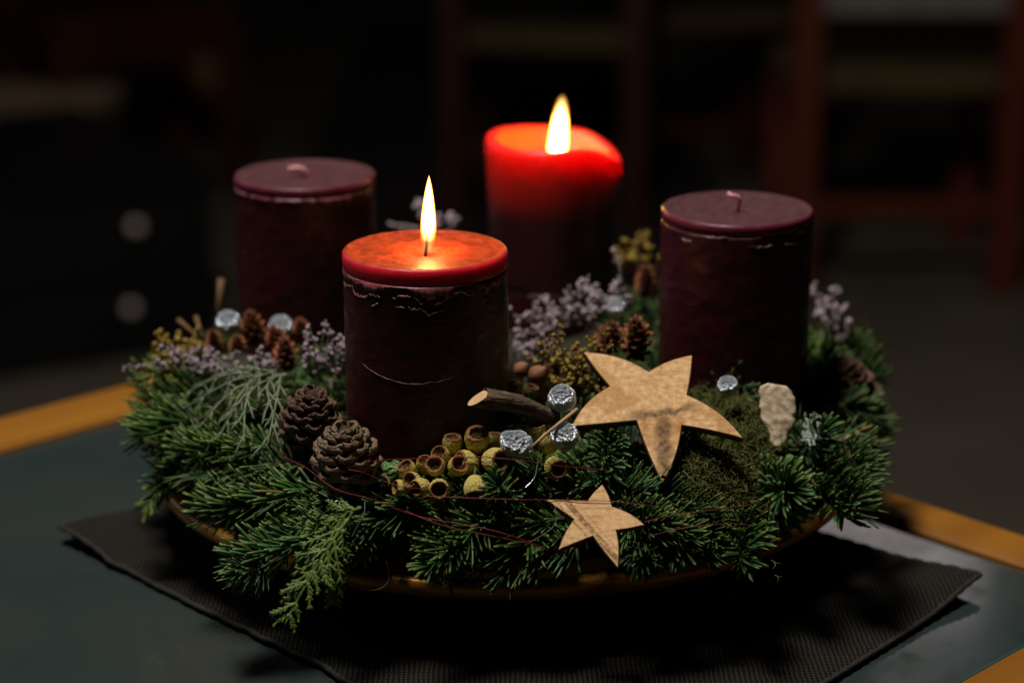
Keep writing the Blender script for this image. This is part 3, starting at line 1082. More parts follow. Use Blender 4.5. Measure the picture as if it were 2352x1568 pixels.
sprig(S(1440, 1190, -0.006), at_z(1560, 1290, 0.055), 'comb', 1)
sprig(S(1420, 1120, -0.004), S(1545, 1150, -0.002), 'brush', 1)
sprig(S(1720, 1185, -0.006), at_z(1690, 1290, 0.058), 'brush', 0)
sprig(S(1880, 1060, -0.004), at_z(1980, 1180, 0.062), 'top', 1)
sprig(S(1850, 1090, -0.004), at_z(1940, 1200, 0.058), 'brush', 0)
sprig(S(1930, 1010, 0), at_z(1995, 1110, 0.070), 'brush', 1)
sprig(S(1480, 850, 0.0), S(1590, 800, 0.004), 'top', 1)
sprig(S(1570, 815, 0.0), S(1730, 895, 0.002), 'top', 1)
sprig(S(1250, 985, 0.0), S(1140, 970, 0.0), 'top', 1)
sprig(at_z(1660, 1160, 0.07), at_z(1610, 1280, 0.055), 'brush', 0)
sprig(S(880, 1090, -0.006), at_z(960, 1200, 0.070), 'brush', 0)
sprig(S(1560, 1150, -0.006), at_z(1660, 1240, 0.062), 'brush', 0)
sprig(S(1890, 790, 0), at_y(1985, 790, 1.10), 'brush', 0)
sprig(S(1930, 850, 0), at_y(2005, 880, 1.06), 'brush', 0)
sprig(S(1930, 930, 0), at_y(2015, 960, 1.03), 'brush', 1)
sprig(S(1900, 1000, 0), at_y(2015, 1040, 0.99), 'brush', 0)
sprig(S(430, 880, 0), at_y(335, 880, 1.05), 'brush', 0)
rosette(S(1795, 1130, 0.004), V((0.15, -0.8, 0.45)), 0, 1.15)
rosette(S(1870, 1010, 0.006), V((0.30, -0.6, 0.6)), 2, 1.0)
rosette(S(1480, 1205, 0.000), V((0.5, -0.7, 0.3)), 1, 0.95)
rosette(at_z(1475, 1275, 0.058), V((0.2, -0.9, 0.05)), 0, 0.75)
rosette(at_z(1055, 1270, 0.060), V((-0.25, -0.9, 0.2)), 0, 0.72)
rosette(at_z(815, 1235, 0.066), V((-0.35, -0.9, 0.25)), 0, 0.80)
rosette(S(1150, 1125, 0.004), V((-0.2, -0.7, 0.6)), 0, 0.75)
rosette(at_z(1715, 1265, 0.056), V((-0.2, -0.8, -0.4)), 1, 0.60)
rosette(at_z(575, 1312, 0.050), V((-0.8, -0.55, 0.1)), 0, 0.70)

# --- the rest of the wreath
rf = random.Random(21)


def near_candle(p0, p1, m=0.041):
    for k in range(6):
        p = p0.lerp(p1, k / 5)
        for (x, y) in CANDLES:
            if (p.x - x) ** 2 + (p.y - y) ** 2 < m * m: return True
    return False


def ringp(r, a, dz=0.0):
    x, y = CEN.x + r * cos(a), CEN.y + r * sin(a)
    return Vector((x, y, height(x, y) + dz))


n_f = 0
for i in range(44):                                   # skirt, pointing outwards over the dish
    a = 2 * pi * i / 44 + rf.uniform(-.05, .05)
    da = rf.choice((-1, 1)) * rf.uniform(0.12, 0.34)
    p0 = ringp(rf.uniform(.158, .172), a, -0.018); p1 = ringp(0.2, a + da, 0)
    rr = rf.uniform(.184, .200)
    if -2.7 < atan2(sin(a + da), cos(a + da)) < -0.45: rr = rf.uniform(.182, .195)
    p1 = Vector((CEN.x + rr * cos(a + da), CEN.y + rr * sin(a + da), rf.uniform(.050, .066)))
    sprig(p0, p1, rf.choice(('comb', 'top', 'brush')), rf.randint(0, 1))
while n_f < 74:                                       # top, lying along the ring
    a = rf.uniform(0, 2 * pi); r0 = rf.uniform(.075, .180)
    da = rf.choice((-1, 1)) * rf.uniform(.25, .5)
    lo = -0.010 if sin(a) < -0.2 else 0.0
    p0 = ringp(r0, a, -0.014 + lo); p1 = ringp(min(.19, max(.065, r0 + rf.uniform(-.03, .03))), a + da, -0.008 + lo)
    if near_candle(p0, p1): continue
    sprig(p0, p1, rf.choice(('comb', 'top', 'brush')), rf.randint(0, 1)); n_f += 1

def spline(pts, n=8):
    out = []
    P = [pts[0]] + list(pts) + [pts[-1]]
    for i in range(1, len(P) - 2):
        for k in range(n):
            t = k / n
            a, b_, c_, d_ = P[i - 1], P[i], P[i + 1], P[i + 2]
            out.append(.5 * ((2 * b_) + (c_ - a) * t + (2 * a - 5 * b_ + 4 * c_ - d_) * t * t + (3 * b_ - a - 3 * c_ + d_) * t ** 3))
    out.append(P[-2])
    return out


# ================================================================== cones
def scale_mesh(name, mat, w=1.12, thick=0.27, cup=0.20):
    """one cone scale, length 1 along +X, its outer face towards +Z"""
    b = MB()
    nu, nv = 5, 5
    for side in (1, 0):
        for i in range(nu + 1):
            u = i / nu
            hw = w * 0.5 * (0.45 + 0.65 * u - 0.10 * u * u) * (1.0 if u < 0.7 else sqrt(max(0.05, 1 - ((u - 0.7) / 0.33) ** 2)))
            for j in range(nv):
                v = -1 + 2 * j / (nv - 1)
                th = thick * (0.35 + 0.65 * u) * (1 - 0.75 * v * v) * (0.25 if i == nu else 1)
                z = -cup * v * v * u - 0.10 * (1 - u) + (th if side else -0.03) + 0.10 * u * u
                b.v.append(Vector((u - 0.10 * v * v * u, v * hw, z)))
                b.a.append(min(1.0, u * (1 - 0.10 * v * v) + (0.06 if abs(v) > 0.9 else 0))); b.b.append(0.0)
    n = (nu + 1) * nv
    for i in range(nu):
        for j in range(nv - 1):
            q = (i * nv + j, (i + 1) * nv + j, (i + 1) * nv + j + 1, i * nv + j + 1)
            b.f.append(q); b.f.append(tuple(k + n for k in q[::-1]))
    rim = [i * nv for i in range(nu + 1)] + [nu * nv + j for j in range(1, nv)] + [i * nv + nv - 1 for i in range(nu - 1, -1, -1)]
    for k in range(len(rim) - 1):
        b.f.append((rim[k], rim[k] + n, rim[k + 1] + n, rim[k + 1]))
    return b, b.mesh(name, mat, True, True)


SC_B, SC_CONE = scale_mesh('scale', M['cone'])
_, SC_DARK = scale_mesh('scale', M['cone_dark'])
SC_R, SC_RED = scale_mesh('scale', M['cone_red'], 0.9, 0.14, 0.1)


def cone(name, label, base, axis, length, radius, n, mesh, tilt0=66, tilt1=16, split=True, group=None, seed=0, ssize=0.62, bm=None):
    r = random.Random(seed)
    Mo = axis_mat(base, axis, r.uniform(0, 6))
    root = empty(name, base, Mo)
    tag(root, label, 'cone', group)

    def prof(t): return radius * (sin(pi * (0.16 + 0.78 * t) ** 0.92)) ** 0.85
    b = MB()
    b.lathe([(max(0.0004, prof(t) * 0.62), length * t) for t in [k / 10 for k in range(11)]], 14)
    b.v = [Mo @ v for v in b.v]
    b.build('core', M['core'], Mo, root)
    j = MB()
    for i in range(n):
        t = (i + 0.5) / n
        t = t ** 0.92
        ang = i * 2.39996 + r.gauss(0, 0.06)
        tilt = radians(tilt0 + (tilt1 - tilt0) * t ** 1.3 + r.gauss(0, 3))
        rad = Vector((cos(ang), sin(ang), 0))
        d = rad * sin(tilt) + UP * cos(tilt)
        outer = rad * cos(tilt) - UP * sin(tilt)
        sz = radius * ssize * (0.55 + 0.45 * prof(t) / radius) * r.uniform(0.92, 1.06)
        p = rad * (prof(t) - sz * sin(tilt) * 0.86) + UP * (length * t - sz * cos(tilt) * 0.62)
        Ms = Mo @ frame_mat(p, d, outer) @ Matrix.Diagonal((sz, sz * 1.25, sz, 1))
        if split:
            link('scale', mesh, Ms, root)
        else:
            j.add([Ms @ v for v in bm.v], bm.f, list(bm.a), r.random())
    if not split:
        tag(j.build('scales', mesh.materials[0], Mo, root, True, True), kind='stuff')
    return root


def cone_px(name, label, px, py, hw, hh, mesh, tilt=V((0, -0.25, 1)), lift=0.0, n=56, y=None, **kw):
    """middle of the cone in the frame, half width and half height there"""
    p = S(px, py, lift) if y is None else at_y(px, py, y)
    m = mpp(p)
    ax = V(tilt).normalized()
    L = 2 * hh * m
    return cone(name, label, p - ax * (L * 0.5), ax, L, hw * m, n, mesh, **kw)


cone_px('pine_cone', 'grey brown egg shaped cone standing in front of the burning nearest candle', 795, 1050, 73, 84, SC_CONE, V((0.02, -0.30, 1)), y=0.893, n=50, seed=1, tilt0=58, tilt1=10, ssize=0.80)
cone_px('pine_cone', 'darker cone with orange scale edges behind the egg shaped cone', 712, 962, 66, 74, SC_DARK, V((0.12, -0.22, 1)), y=0.935, n=44, seed=2, tilt0=74, tilt1=22, ssize=0.80)
cone_px('pine_cone', 'large dark open cone at the right edge of the wreath', 1945, 925, 80, 120, SC_DARK, V((-0.15, -0.35, 0.9)), y=1.045, n=58, seed=3, tilt0=92, tilt1=48, ssize=0.80)
small = [
    (578, 752, 32, 40, 'largest of the small rust brown cones between the two foil balls, back left', 1.055),
    (492, 785, 22, 34, 'small rust brown cone left of the blurred foil ball, above the pale heather', 1.045),
    (545, 790, 20, 24, 'tiny rust brown cone just above the pale heather spray, back left', 1.035),
    (634, 775, 26, 30, 'small rust brown cone in front of the bluish foil ball', 1.045),
    (656, 812, 30, 42, 'small rust brown cone lowest of the back left cluster', 1.020),
    (691, 752, 20, 24, 'small rust brown cone at the right end of the back left cluster', 1.055),
    (1400, 776, 34, 42, 'darker rust brown cone behind the top left arm of the large star', 0.995),
    (1463, 776, 38, 54, 'rust brown cone standing between the large star and the right candle', 0.990),
    (1482, 645, 24, 44, 'blurred rust brown cone far back beside the right candle', 1.110),
]
for k, (px, py, hw, hh, lab, y) in enumerate(small):
    rr = random.Random(k + 40)
    cone_px('small_cone', lab, px, py, hw, hh, SC_RED, V((rr.uniform(-.3, .3), -0.2 + rr.uniform(-.15, .1), 1)), y=y, n=46, seed=10 + k, split=False, bm=SC_R, group='small rust brown cones in the wreath', tilt0=74, tilt1=18, ssize=0.5)

# ================================================================== gum nuts
def pod_meshes(kind):
    n = 28
    hole = 0.60 if kind == 0 else 0.72
    b = MB()
    pr = [(0.03, -1.02), (0.22, -0.98), (0.50, -0.82), (0.76, -0.52), (0.93, -0.12), (1.0, 0.25), (0.99, 0.55), (0.93, 0.80), (0.88, 0.93)]

    def rib(t, i, r, z): return r * (1 + 0.020 * sin(14 * t + 0.6 * sin(3 * z)) + 0.02 * sin(2 * t + 1)), z
    b.lathe(pr, n * 2, rib); b.f = b.f[:-1]
    cup = b.mesh('cup', M['pod'])
    b = MB()
    rim = [(0.86, 0.90), (0.90, 0.97), (0.84, 1.03), (hole + 0.06, 1.02), (hole, 0.96), (hole - 0.03, 0.80)]
    b.lathe(rim, n, lambda t, i, r, z: (r * (1 + 0.015 * sin(3 * t)), z), closed=False)
    rimm = b.mesh('rim', M['pod_rim'])
    b = MB()
    b.lathe([(hole - 0.02, 0.86), (hole - 0.05, 0.70), (hole - 0.16, 0.62), (hole - 0.22, 0.40), (0.16, 0.30), (0.02, 0.46)], n, closed=False)
    for k in range(4):
        a = pi / 4 + k * pi / 2
        b.box((0.20, 0, 0.42), (0.34, 0.06, 0.08), Matrix.Rotation(a, 4, 'Z'))
    ins = b.mesh('inside', M['pod_in'])
    b = MB(); b.tube([V((0, 0, -0.95)), V((0.08, 0, -1.3)), V((0.2, 0.1, -1.7))], [0.20, 0.13, 0.10], 7)
    stk = b.mesh('stalk', M['yellow_stem'])
    return cup, rimm, ins, stk


PODS = [pod_meshes(0), pod_meshes(1)]


def zc(zx, zy):       # a point of the enlarged middle strip, given in frame units
    return (1400 + zx * 0.46769) * 0.57422, (1300 + zy * 0.46769) * 0.57422


pods = [
    # zoom x, zoom y, radius, mouth direction (right, towards the camera, up), kind, y, label
    (875, 1030, 80, (0.05, 0.12, 1.0), 0, 0.903, 'pale gum nut against the candle foot, mouth straight up, leftmost of the upper row'),
    (1088, 1000, 103, (-0.02, 0.42, 0.9), 0, 0.899, 'biggest gum nut of the upper row, mouth up with a wide brown ring'),
    (1245, 1000, 72, (0.1, -0.2, 1.0), 0, 0.905, 'gum nut half hidden between the biggest upper nut and the lumpy foil ball'),
    (785, 1130, 76, (-0.35, 0.55, 0.75), 1, 0.898, 'gum nut at the back of the left bunch, just under the red thread'),
    (640, 1205, 70, (0.05, 0.45, 0.9), 1, 0.895, 'gum nut second from left in the bunch, under the thread'),
    (733, 1215, 80, (-0.10, 0.78, 0.62), 1, 0.889, 'gum nut in the middle of the left bunch facing up at the viewer'),
    (1015, 1180, 98, (-0.75, 0.42, 0.35), 0, 0.893, 'round yellow gum nut with its dark mouth turned left'),
    (918, 1215, 84, (0.30, 0.70, 0.65), 1, 0.888, 'gum nut with a bright ribbed inside, right of the bunch middle'),
    (1222, 1155, 102, (0.62, 0.70, 0.22), 0, 0.889, 'large yellow gum nut under the lumpy foil ball, mouth turned right'),
    (500, 1252, 76, (-0.42, 0.35, 0.85), 1, 0.890, 'gum nut at the upper left corner of the bunch, tipped left'),
    (450, 1395, 68, (-0.85, 0.35, 0.25), 1, 0.884, 'lowest left gum nut of the bunch, mouth turned away left'),
    (545, 1335, 72, (-0.45, 0.72, 0.45), 1, 0.882, 'dark mouthed gum nut between the two lower left ones'),
    (615, 1378, 74, (-0.62, 0.66, 0.05), 1, 0.879, 'ribbed gum nut lying on its side, mouth towards the lower left'),
    (760, 1396, 82, (0.05, 0.92, 0.22), 1, 0.878, 'gum nut looking straight at the viewer in the bottom row'),
    (738, 1478, 62, (0.25, 0.75, -0.55), 1, 0.880, 'gum nut tucked under the one that faces the viewer'),
    (1068, 1372, 92, (0.05, 0.75, -0.62), 0, 0.881, 'gum nut hanging mouth down beside the fir needles'),
    (1590, 925, 82, (0.0, 0.15, 1.0), 0, 0.905, 'orange rimmed gum nut behind the yellow stalk'),
    (1700, 1010, 92, (0.3, 0.1, 0.9), 0, 0.903, 'gum nut mostly hidden behind the right hand foil ball'),
    (1748, 1212, 92, (0.35, 0.92, 0.12), 0, 0.893, 'gum nut on its own under the round foil balls, dark mouth to the viewer'),
    (1400, 545, 62, (0.1, 0.1, 1.0), 0, 0.965, 'blurred yellow gum nut behind the cut twig, next to the candle'),
    (1545, 580, 60, (0.3, 0.1, 0.9), 0, 0.960, 'blurred yellow gum nut behind the twig, right of another'),
]
for k, (zx, zy, zr, d, kind, y, lab) in enumerate(pods):
    px, py = zc(zx, zy)
    p = at_y(px, py, y)
    s_ = zr * 0.46769 * 0.57422 * mpp(p) * 1.07
    ax = V((d[0], -d[1], d[2]))
    Mo = axis_mat(p, ax, k * 1.3, s_)
    root = empty('gum_nut', p, Mo)
    tag(root, lab, 'gum nut', 'gum nuts in front of the nearest candle')
    for nm, me in zip(('cup', 'rim', 'inside', 'stalk'), PODS[kind]):
        link(nm, me, Mo, root)

# ================================================================== foil balls
def foil(px, py, rp, y, label, lump=0.0, seed=0):
    p = at_y(px, py, y) if y else S(px, py, 0.006)
    r = rp * mpp(p)
    b = MB(); b.ball((0, 0, 0), 1.0, seg=64, ring=40)
    vs = []
    for v in b.v:
        n_ = 0.05 * noise.noise(v * 2.3 + V((seed * 5, 0, 0))) + 0.030 * abs(noise.noise(v * 6 + V((0, seed * 3, 0)))) - 0.020 * abs(noise.noise(v * 14 + V((seed, 0, 0))))
        q = v * (1 + n_)
        if lump:
            q = V((q.x * 1.16, q.y, q.z * 0.92)) * (1 + 0.14 * noise.noise(v * 1.6 + V((seed, 4, 0))))
            q *= 1 - 0.13 * math.exp(-((v.x * 0.9 - v.z * 0.35 - 0.16) / 0.10) ** 2)
        vs.append(q)
    b.v = vs
    Mo = Matrix.Translation(p) @ Matrix.Rotation(seed, 4, 'Z') if not lump else Matrix.Translation(p) @ Matrix.Rotation(0.25, 4, 'Y')
    o = link('foil_ball', b.mesh('foil_ball', M['foil']), Mo @ Matrix.Scale(r, 4))
    tag(o, label, 'foil ball', 'silver foil balls in the wreath')


foil(1291, 915, 33, 0.912, 'round silver foil ball above the end of the cut twig', 0, 1)
foil(1297, 1002, 33, 0.896, 'round silver foil ball at the tip of the large star', 0, 2)
foil(1186, 1020, 36, 0.889, 'lumpy creased silver foil nut lying on the gum nuts', 1, 3)
foil(524, 740, 29, 1.052, 'blurred silver foil ball at the far left, leftmost of all', 0, 4)
foil(645, 750, 28, 1.058, 'blurred bluish foil ball in front of the back left candle', 0, 5)
foil(1672, 886, 24, 0.962, 'small foil ball in moss between the large star and bark chip', 0, 6)
foil(1416, 706, 22, 1.06, 'blurred pale foil ball among the heather behind the star', 0, 7)

# ================================================================== heather, yellow filler, nuts
def clump(name, label, cat, centre, ext, nb, br, mats, seed, tilt=0.0, up=0.6, group=None):
    r = random.Random(seed)
    c = V(centre)
    root = empty(name, c - UP * 0.01)
    tag(root, label, cat, group)
    Mo = Matrix.Translation(c - UP * 0.01)
    st, bd = MB(), MB()
    X = V((cos(tilt), 0, sin(tilt)))
    spine = [c + X * (ext[0] * (2 * k / 9 - 1)) + V((0, 0, -ext[2] * 0.6 + 0.004 * noise.noise(V((k * .5, seed, 0))))) for k in range(10)]
    st.tube(spine, [0.0011] * 9 + [0.0007], 6)
    for k in (2, 5, 8):                                  # stalks down into the wreath
        q = spine[k]
        g = height(q.x, q.y) - 0.006
        if q.z > g:
            f_ = V((q.x + r.gauss(0, .003), q.y + r.gauss(0, .003), g))
            st.tube([f_, f_.lerp(q, .5) + V((r.gauss(0, .002), r.gauss(0, .002), 0)), q], [.0009, .0008, .0007], 5)
    for i in range(nb // 5):
        s0 = spine[r.randint(0, 9)] + V((r.gauss(0, .001), r.gauss(0, .002), 0))
        d = V((r.gauss(0, .7), r.gauss(-0.1, .7), abs(r.gauss(up, .5))))
        d = V((d.x * ext[0] * 0.42, d.y * ext[1], d.z * ext[2] * 1.25))
        e = s0 + d
        mid = s0.lerp(e, .5) + V((r.gauss(0, .0015), r.gauss(0, .0015), .0015))
        st.tube([s0, mid, e], [0.00055, 0.00045, 0.00035], 4)
        for j in range(5):
            t = 0.45 + 0.55 * (j + r.random()) / 5
            q = s0.lerp(mid, t * 2) if t < .5 else mid.lerp(e, t * 2 - 1)
            o = V((r.gauss(0, 1), r.gauss(0, 1), r.gauss(0.3, 1))).normalized() * r.uniform(.0012, .0032)
            st.tube([q, q + o], [0.0003, 0.0003], 3)
            bd.ball(q + o, br * r.uniform(.6, 1.5), seg=7, ring=5, sc=(1, 1, r.uniform(.9, 1.3)))
    tag(st.build('twigs', M[mats[0]], Mo, root), kind='stuff')
    tag(bd.build('buds', M[mats[1]], Mo, root), kind='stuff')
    return root


HG = 'pale heather sprays in the wreath'
HM = ('heather_stem', 'heather')
YM = ('yellow_stem', 'yellow')
clump('heather_spray', 'pale lilac heather spray lying along the left side of the wreath', 'heather', at_y(500, 832, 1.020), (0.025, 0.010, 0.008), 190, 0.00095, HM, 1, -0.05, 0.6, HG)
clump('heather_spray', 'pale heather tuft touching the left side of the nearest candle', 'heather', at_y(752, 812, 1.005), (0.011, 0.008, 0.016), 140, 0.0010, HM, 2, 0.1, 0.8, HG)
clump('heather_spray', 'large blurred pale heather spray in the middle behind the star', 'heather', at_y(1335, 705, 1.070), (0.024, 0.012, 0.011), 210, 0.0013, HM, 3, 0.35, 0.7, HG)
clump('heather_spray', 'blurred pale heather trailing down just right of the nearest candle', 'heather', at_y(1235, 785, 1.040), (0.013, 0.008, 0.009), 100, 0.0012, HM, 4, 0.5, 0.6, HG)
clump('heather_spray', 'blurred pale heather at back right beside the unlit right candle', 'heather', at_y(1915, 735, 1.110), (0.015, 0.010, 0.010), 110, 0.0015, HM, 5, -0.7, 0.7, HG)
clump('heather_spray', 'faint pale heather glimpsed between the two back candles', 'heather', at_y(965, 512, 1.200), (0.020, 0.008, 0.007), 40, 0.0018, HM, 6, -0.2, 0.7, HG)
YG = 'yellow dried flower tufts in the wreath'
clump('yellow_flower_tuft', 'yellow dried flower tuft at the far left edge of the wreath', 'dried flowers', at_y(425, 795, 1.050), (0.011, 0.010, 0.008), 120, 0.0013, YM, 11, 0.0, 0.6, YG)
clump('yellow_flower_tuft', 'yellow brown tuft below the left heather spray at the outer edge', 'dried flowers', at_y(385, 858, 1.035), (0.010, 0.010, 0.010), 100, 0.0013, YM, 12, 0.0, 0.6, YG)
clump('yellow_flower_tuft', 'yellow budded tuft behind the top left arm of the large star', 'dried flowers', at_y(1315, 835, 0.985), (0.017, 0.010, 0.015), 240, 0.0010, YM, 13, 0.0, 0.7, YG)
clump('yellow_flower_tuft', 'yellow brown budded tuft below the first, left of the star', 'dried flowers', at_y(1335, 875, 0.965), (0.012, 0.008, 0.010), 140, 0.0010, YM, 14, 0.0, 0.7, YG)
clump('yellow_flower_tuft', 'blurred olive yellow tuft far back between glowing and right candle', 'dried flowers', at_y(1470, 590, 1.150), (0.011, 0.010, 0.011), 80, 0.0013, YM, 15, 0.0, 0.7, YG)
for (px, py, rr, y, lab) in ((1197, 850, 20, 0.985, 'rust brown nut behind the right side of the nearest candle'), (1235, 862, 24, 0.972, 'pinkish brown nut above the blurred gum nuts')):
    p = at_y(px, py, y); m = mpp(p)
    b = MB()
    b.lathe([(0.02, -1.0), (0.45, -0.85), (0.85, -0.35), (1.0, 0.1), (0.85, 0.55), (0.45, 0.95), (0.10, 1.25), (0.02, 1.3)], 20, lambda t, i, r, z: (r * (1 + .03 * sin(5 * t)), z))
    me = b.mesh('brown_nut', M['nut'])
    tag(link('brown_nut', me, axis_mat(p, V((0.5, -0.3, 0.6)), 0.3, rr * m)), lab, 'nut', 'brown nuts behind the twig')

# ================================================================== moss
def moss(label, centres, n, seed, rad=0.020):
    r = random.Random(seed)
    b = MB()
    for i in range(n):
        c = V(centres[r.randint(0, len(centres) - 1)])
        p = c + V((r.gauss(0, rad * .42), r.gauss(0, rad * .42), 0))
        p.z = height(p.x, p.y) - .004 + .006 * noise.noise(p * 130) + r.uniform(-.004, .003)
        d = V((r.gauss(0, 1), r.gauss(-.4, 1), r.gauss(.4, .6))).normalized() * r.uniform(.0030, .0066)
        k = V((r.gauss(0, 1), r.gauss(0, 1), r.gauss(0, 1))).normalized() * .0021
        b.tube([p, p + d * .5 + k * .6, p + d + k * .3, p + d * 1.4 - k], [.00038, .00036, .0003, .00016], 4, r.random())
        if r.random() < .8:
            q = p + d * .6 + k * .5
            b.tube([q, q + k * 1.2 + d * .3], [.0003, .00015], 3)
    base = V(centres[0])
    o = b.build('moss', M['moss'], Matrix.Translation(base))
    tag(o, label, 'moss', kind='stuff')


moss('yellow green moss below the right arm of the large star', [S(1625, 1020), S(1665, 1060), S(1600, 1080), S(1640, 1120), S(1690, 1100), S(1680, 1010), S(1580, 1050)], 2300, 3)
moss('brownish moss around the foil ball beside the bark chip', [S(1650, 900), S(1700, 930), S(1720, 985), S(1690, 960), S(1735, 1010)], 1300, 4)

# ================================================================== thuja and fern sprays
def frond(b, p0, d, nrm, L, r, wid, level=0):
    n = 10 if level == 0 else (6 if level == 1 else 4)
    pts = [V(p0)]
    dd = V(d).normalized()
    k1 = V((r.gauss(0, .10), r.gauss(0, .10), r.gauss(-0.03, .06)))
    for i in range(n):
        dd = (dd + k1 * (1.6 / n)).normalized()
        pts.append(pts[-1] + dd * (L / n))
    if level < 2:
        for i in range(1, n):
            for s_ in (-1, 1):
                if r.random() < (.9 if level == 0 else .75):
                    t = (pts[i + 1] - pts[i]).normalized() if i < n else dd
                    sd = V(nrm).cross(t).normalized() * s_
                    ll = L * (.42 if level == 0 else .34) * (1 - .62 * i / n) * r.uniform(.75, 1.15)
                    frond(b, pts[i], t * .78 + sd * .62 + V(nrm) * r.gauss(0, .12), nrm, ll, r, wid * .82, level + 1)
    fine, rad = [], []
    m = max(4, int(L / .0016))
    for k in range(m + 1):
        t = k / m * n
        i = min(n - 1, int(t))
        fine.append(pts[i].lerp(pts[i + 1], t - i))
        rad.append(wid * (1.25 if k % 2 else .72) * (1 - .45 * k / m))
    rad[-1] *= .4
    b.tube(fine, rad, 5, 0.0, flat=nrm)


def thuja(label, p0, p1, mat, seed, wid=.0011, nrm=V((0, -.7, .7)), name='thuja_spray'):
    p0, p1 = V(p0), V(p1)
    b = MB()
    frond(b, p0, p1 - p0, nrm, (p1 - p0).length * 1.06, random.Random(seed), wid)
    o = b.build(name, mat, Matrix.Translation(p0))
    tag(o, label, 'thuja', 'thuja sprays in the wreath')


thuja('bright green thuja spray hanging lowest over the front left of the dish', at_z(800, 1190, 0.082), at_z(642, 1408, 0.046), M['thuja'], 1, .0012)
thuja('thuja spray hanging beside the lowest one, pointing straight down', at_z(790, 1215, 0.078), at_z(735, 1370, 0.046), M['thuja'], 2, .0012)
thuja('short thuja tip pointing left above the hanging sprays', at_z(830, 1165, 0.086), at_z(675, 1215, 0.070), M['thuja'], 3, .0012)
thuja('small thuja tip hanging over the rim in the front middle', at_z(965, 1245, 0.062), at_z(1040, 1345, 0.044), M['thuja'], 4)
def stringy(label, p0, tips, seed):
    r = random.Random(seed)
    b = MB()
    p0 = V(p0)
    for t_ in tips:
        t_ = V(t_)
        mid = p0.lerp(t_, .45) + V((r.gauss(0, .004), -.004, .007))
        pp = spline([p0, mid, t_], 9)
        rad = [.00085 * (1.2 if k % 2 else .8) * (1 - .5 * k / len(pp)) for k in range(len(pp))]
        b.tube(pp, rad, 5)
        for k in range(4, len(pp) - 1, 2):
            s_ = 1 if (k // 2) % 2 else -1
            dd = (pp[k + 1] - pp[k]).normalized()
            sd = V((0, -.6, .8)).cross(dd).normalized() * s_
            L = r.uniform(.006, .014)
            q = [pp[k] + (dd * .8 + sd * .55) * (L * j / 5) + V((0, -.0006, -.0010)) * j * r.uniform(.3, 1.1) for j in range(6)]
            b.tube(q, [.0007, .0008, .0006, .0007, .0005, .0003], 4)
            if r.random() < .7:
                q2 = [q[2] + (dd * .4 + sd * 1.0) * (L * .4 * j / 3) for j in range(4)]
                b.tube(q2, [.0006, .0006, .0005, .0003], 4)
    tag(b.build('thuja_spray', M['thuja_grey'], Matrix.Translation(p0)), label, 'thuja', 'thuja sprays in the wreath')


stringy('grey green stringy thuja spray arching down left of the two cones', S(660, 860, .012), [S(455, 985, .010), S(500, 1010, .008), S(420, 940, .010)], 5)
stringy('grey green thuja spray hanging beside the left cones', S(645, 860, .013), [S(615, 1020, .008), S(560, 1020, .010), S(640, 985, .008)], 6)
stringy('grey green thuja spray reaching to the outer left edge', S(630, 855, .013), [S(390, 925, .008), S(440, 890, .010), S(520, 960, .012)], 7)
thuja('thuja spray drooping at the far left edge of the wreath', at_z(440, 1030, .07), at_z(335, 1170, .045), M['thuja'], 8, .0012)
thuja('dark thuja spray at the right beside the unlit candle', S(1880, 760, .006), S(1975, 850, .004), M['thuja'], 9, .0012)
thuja('green leaf tip between the egg shaped cone and gum nuts', at_y(935, 1075, .897), at_y(862, 1066, .900), M['leaf'], 10, .0014)
for k, (a_, b_) in enumerate((((1850, 960), (1905, 1010)), ((1900, 955), (1850, 1000)))):
    thuja(('silvery lichen frond on the fir tip beside the bark chip', 'second silvery lichen frond crossing the first by the open cone')[k], S(*a_, .014), S(*b_, .016), M['lichen'], 30 + k, .0006, name='lichen_frond')

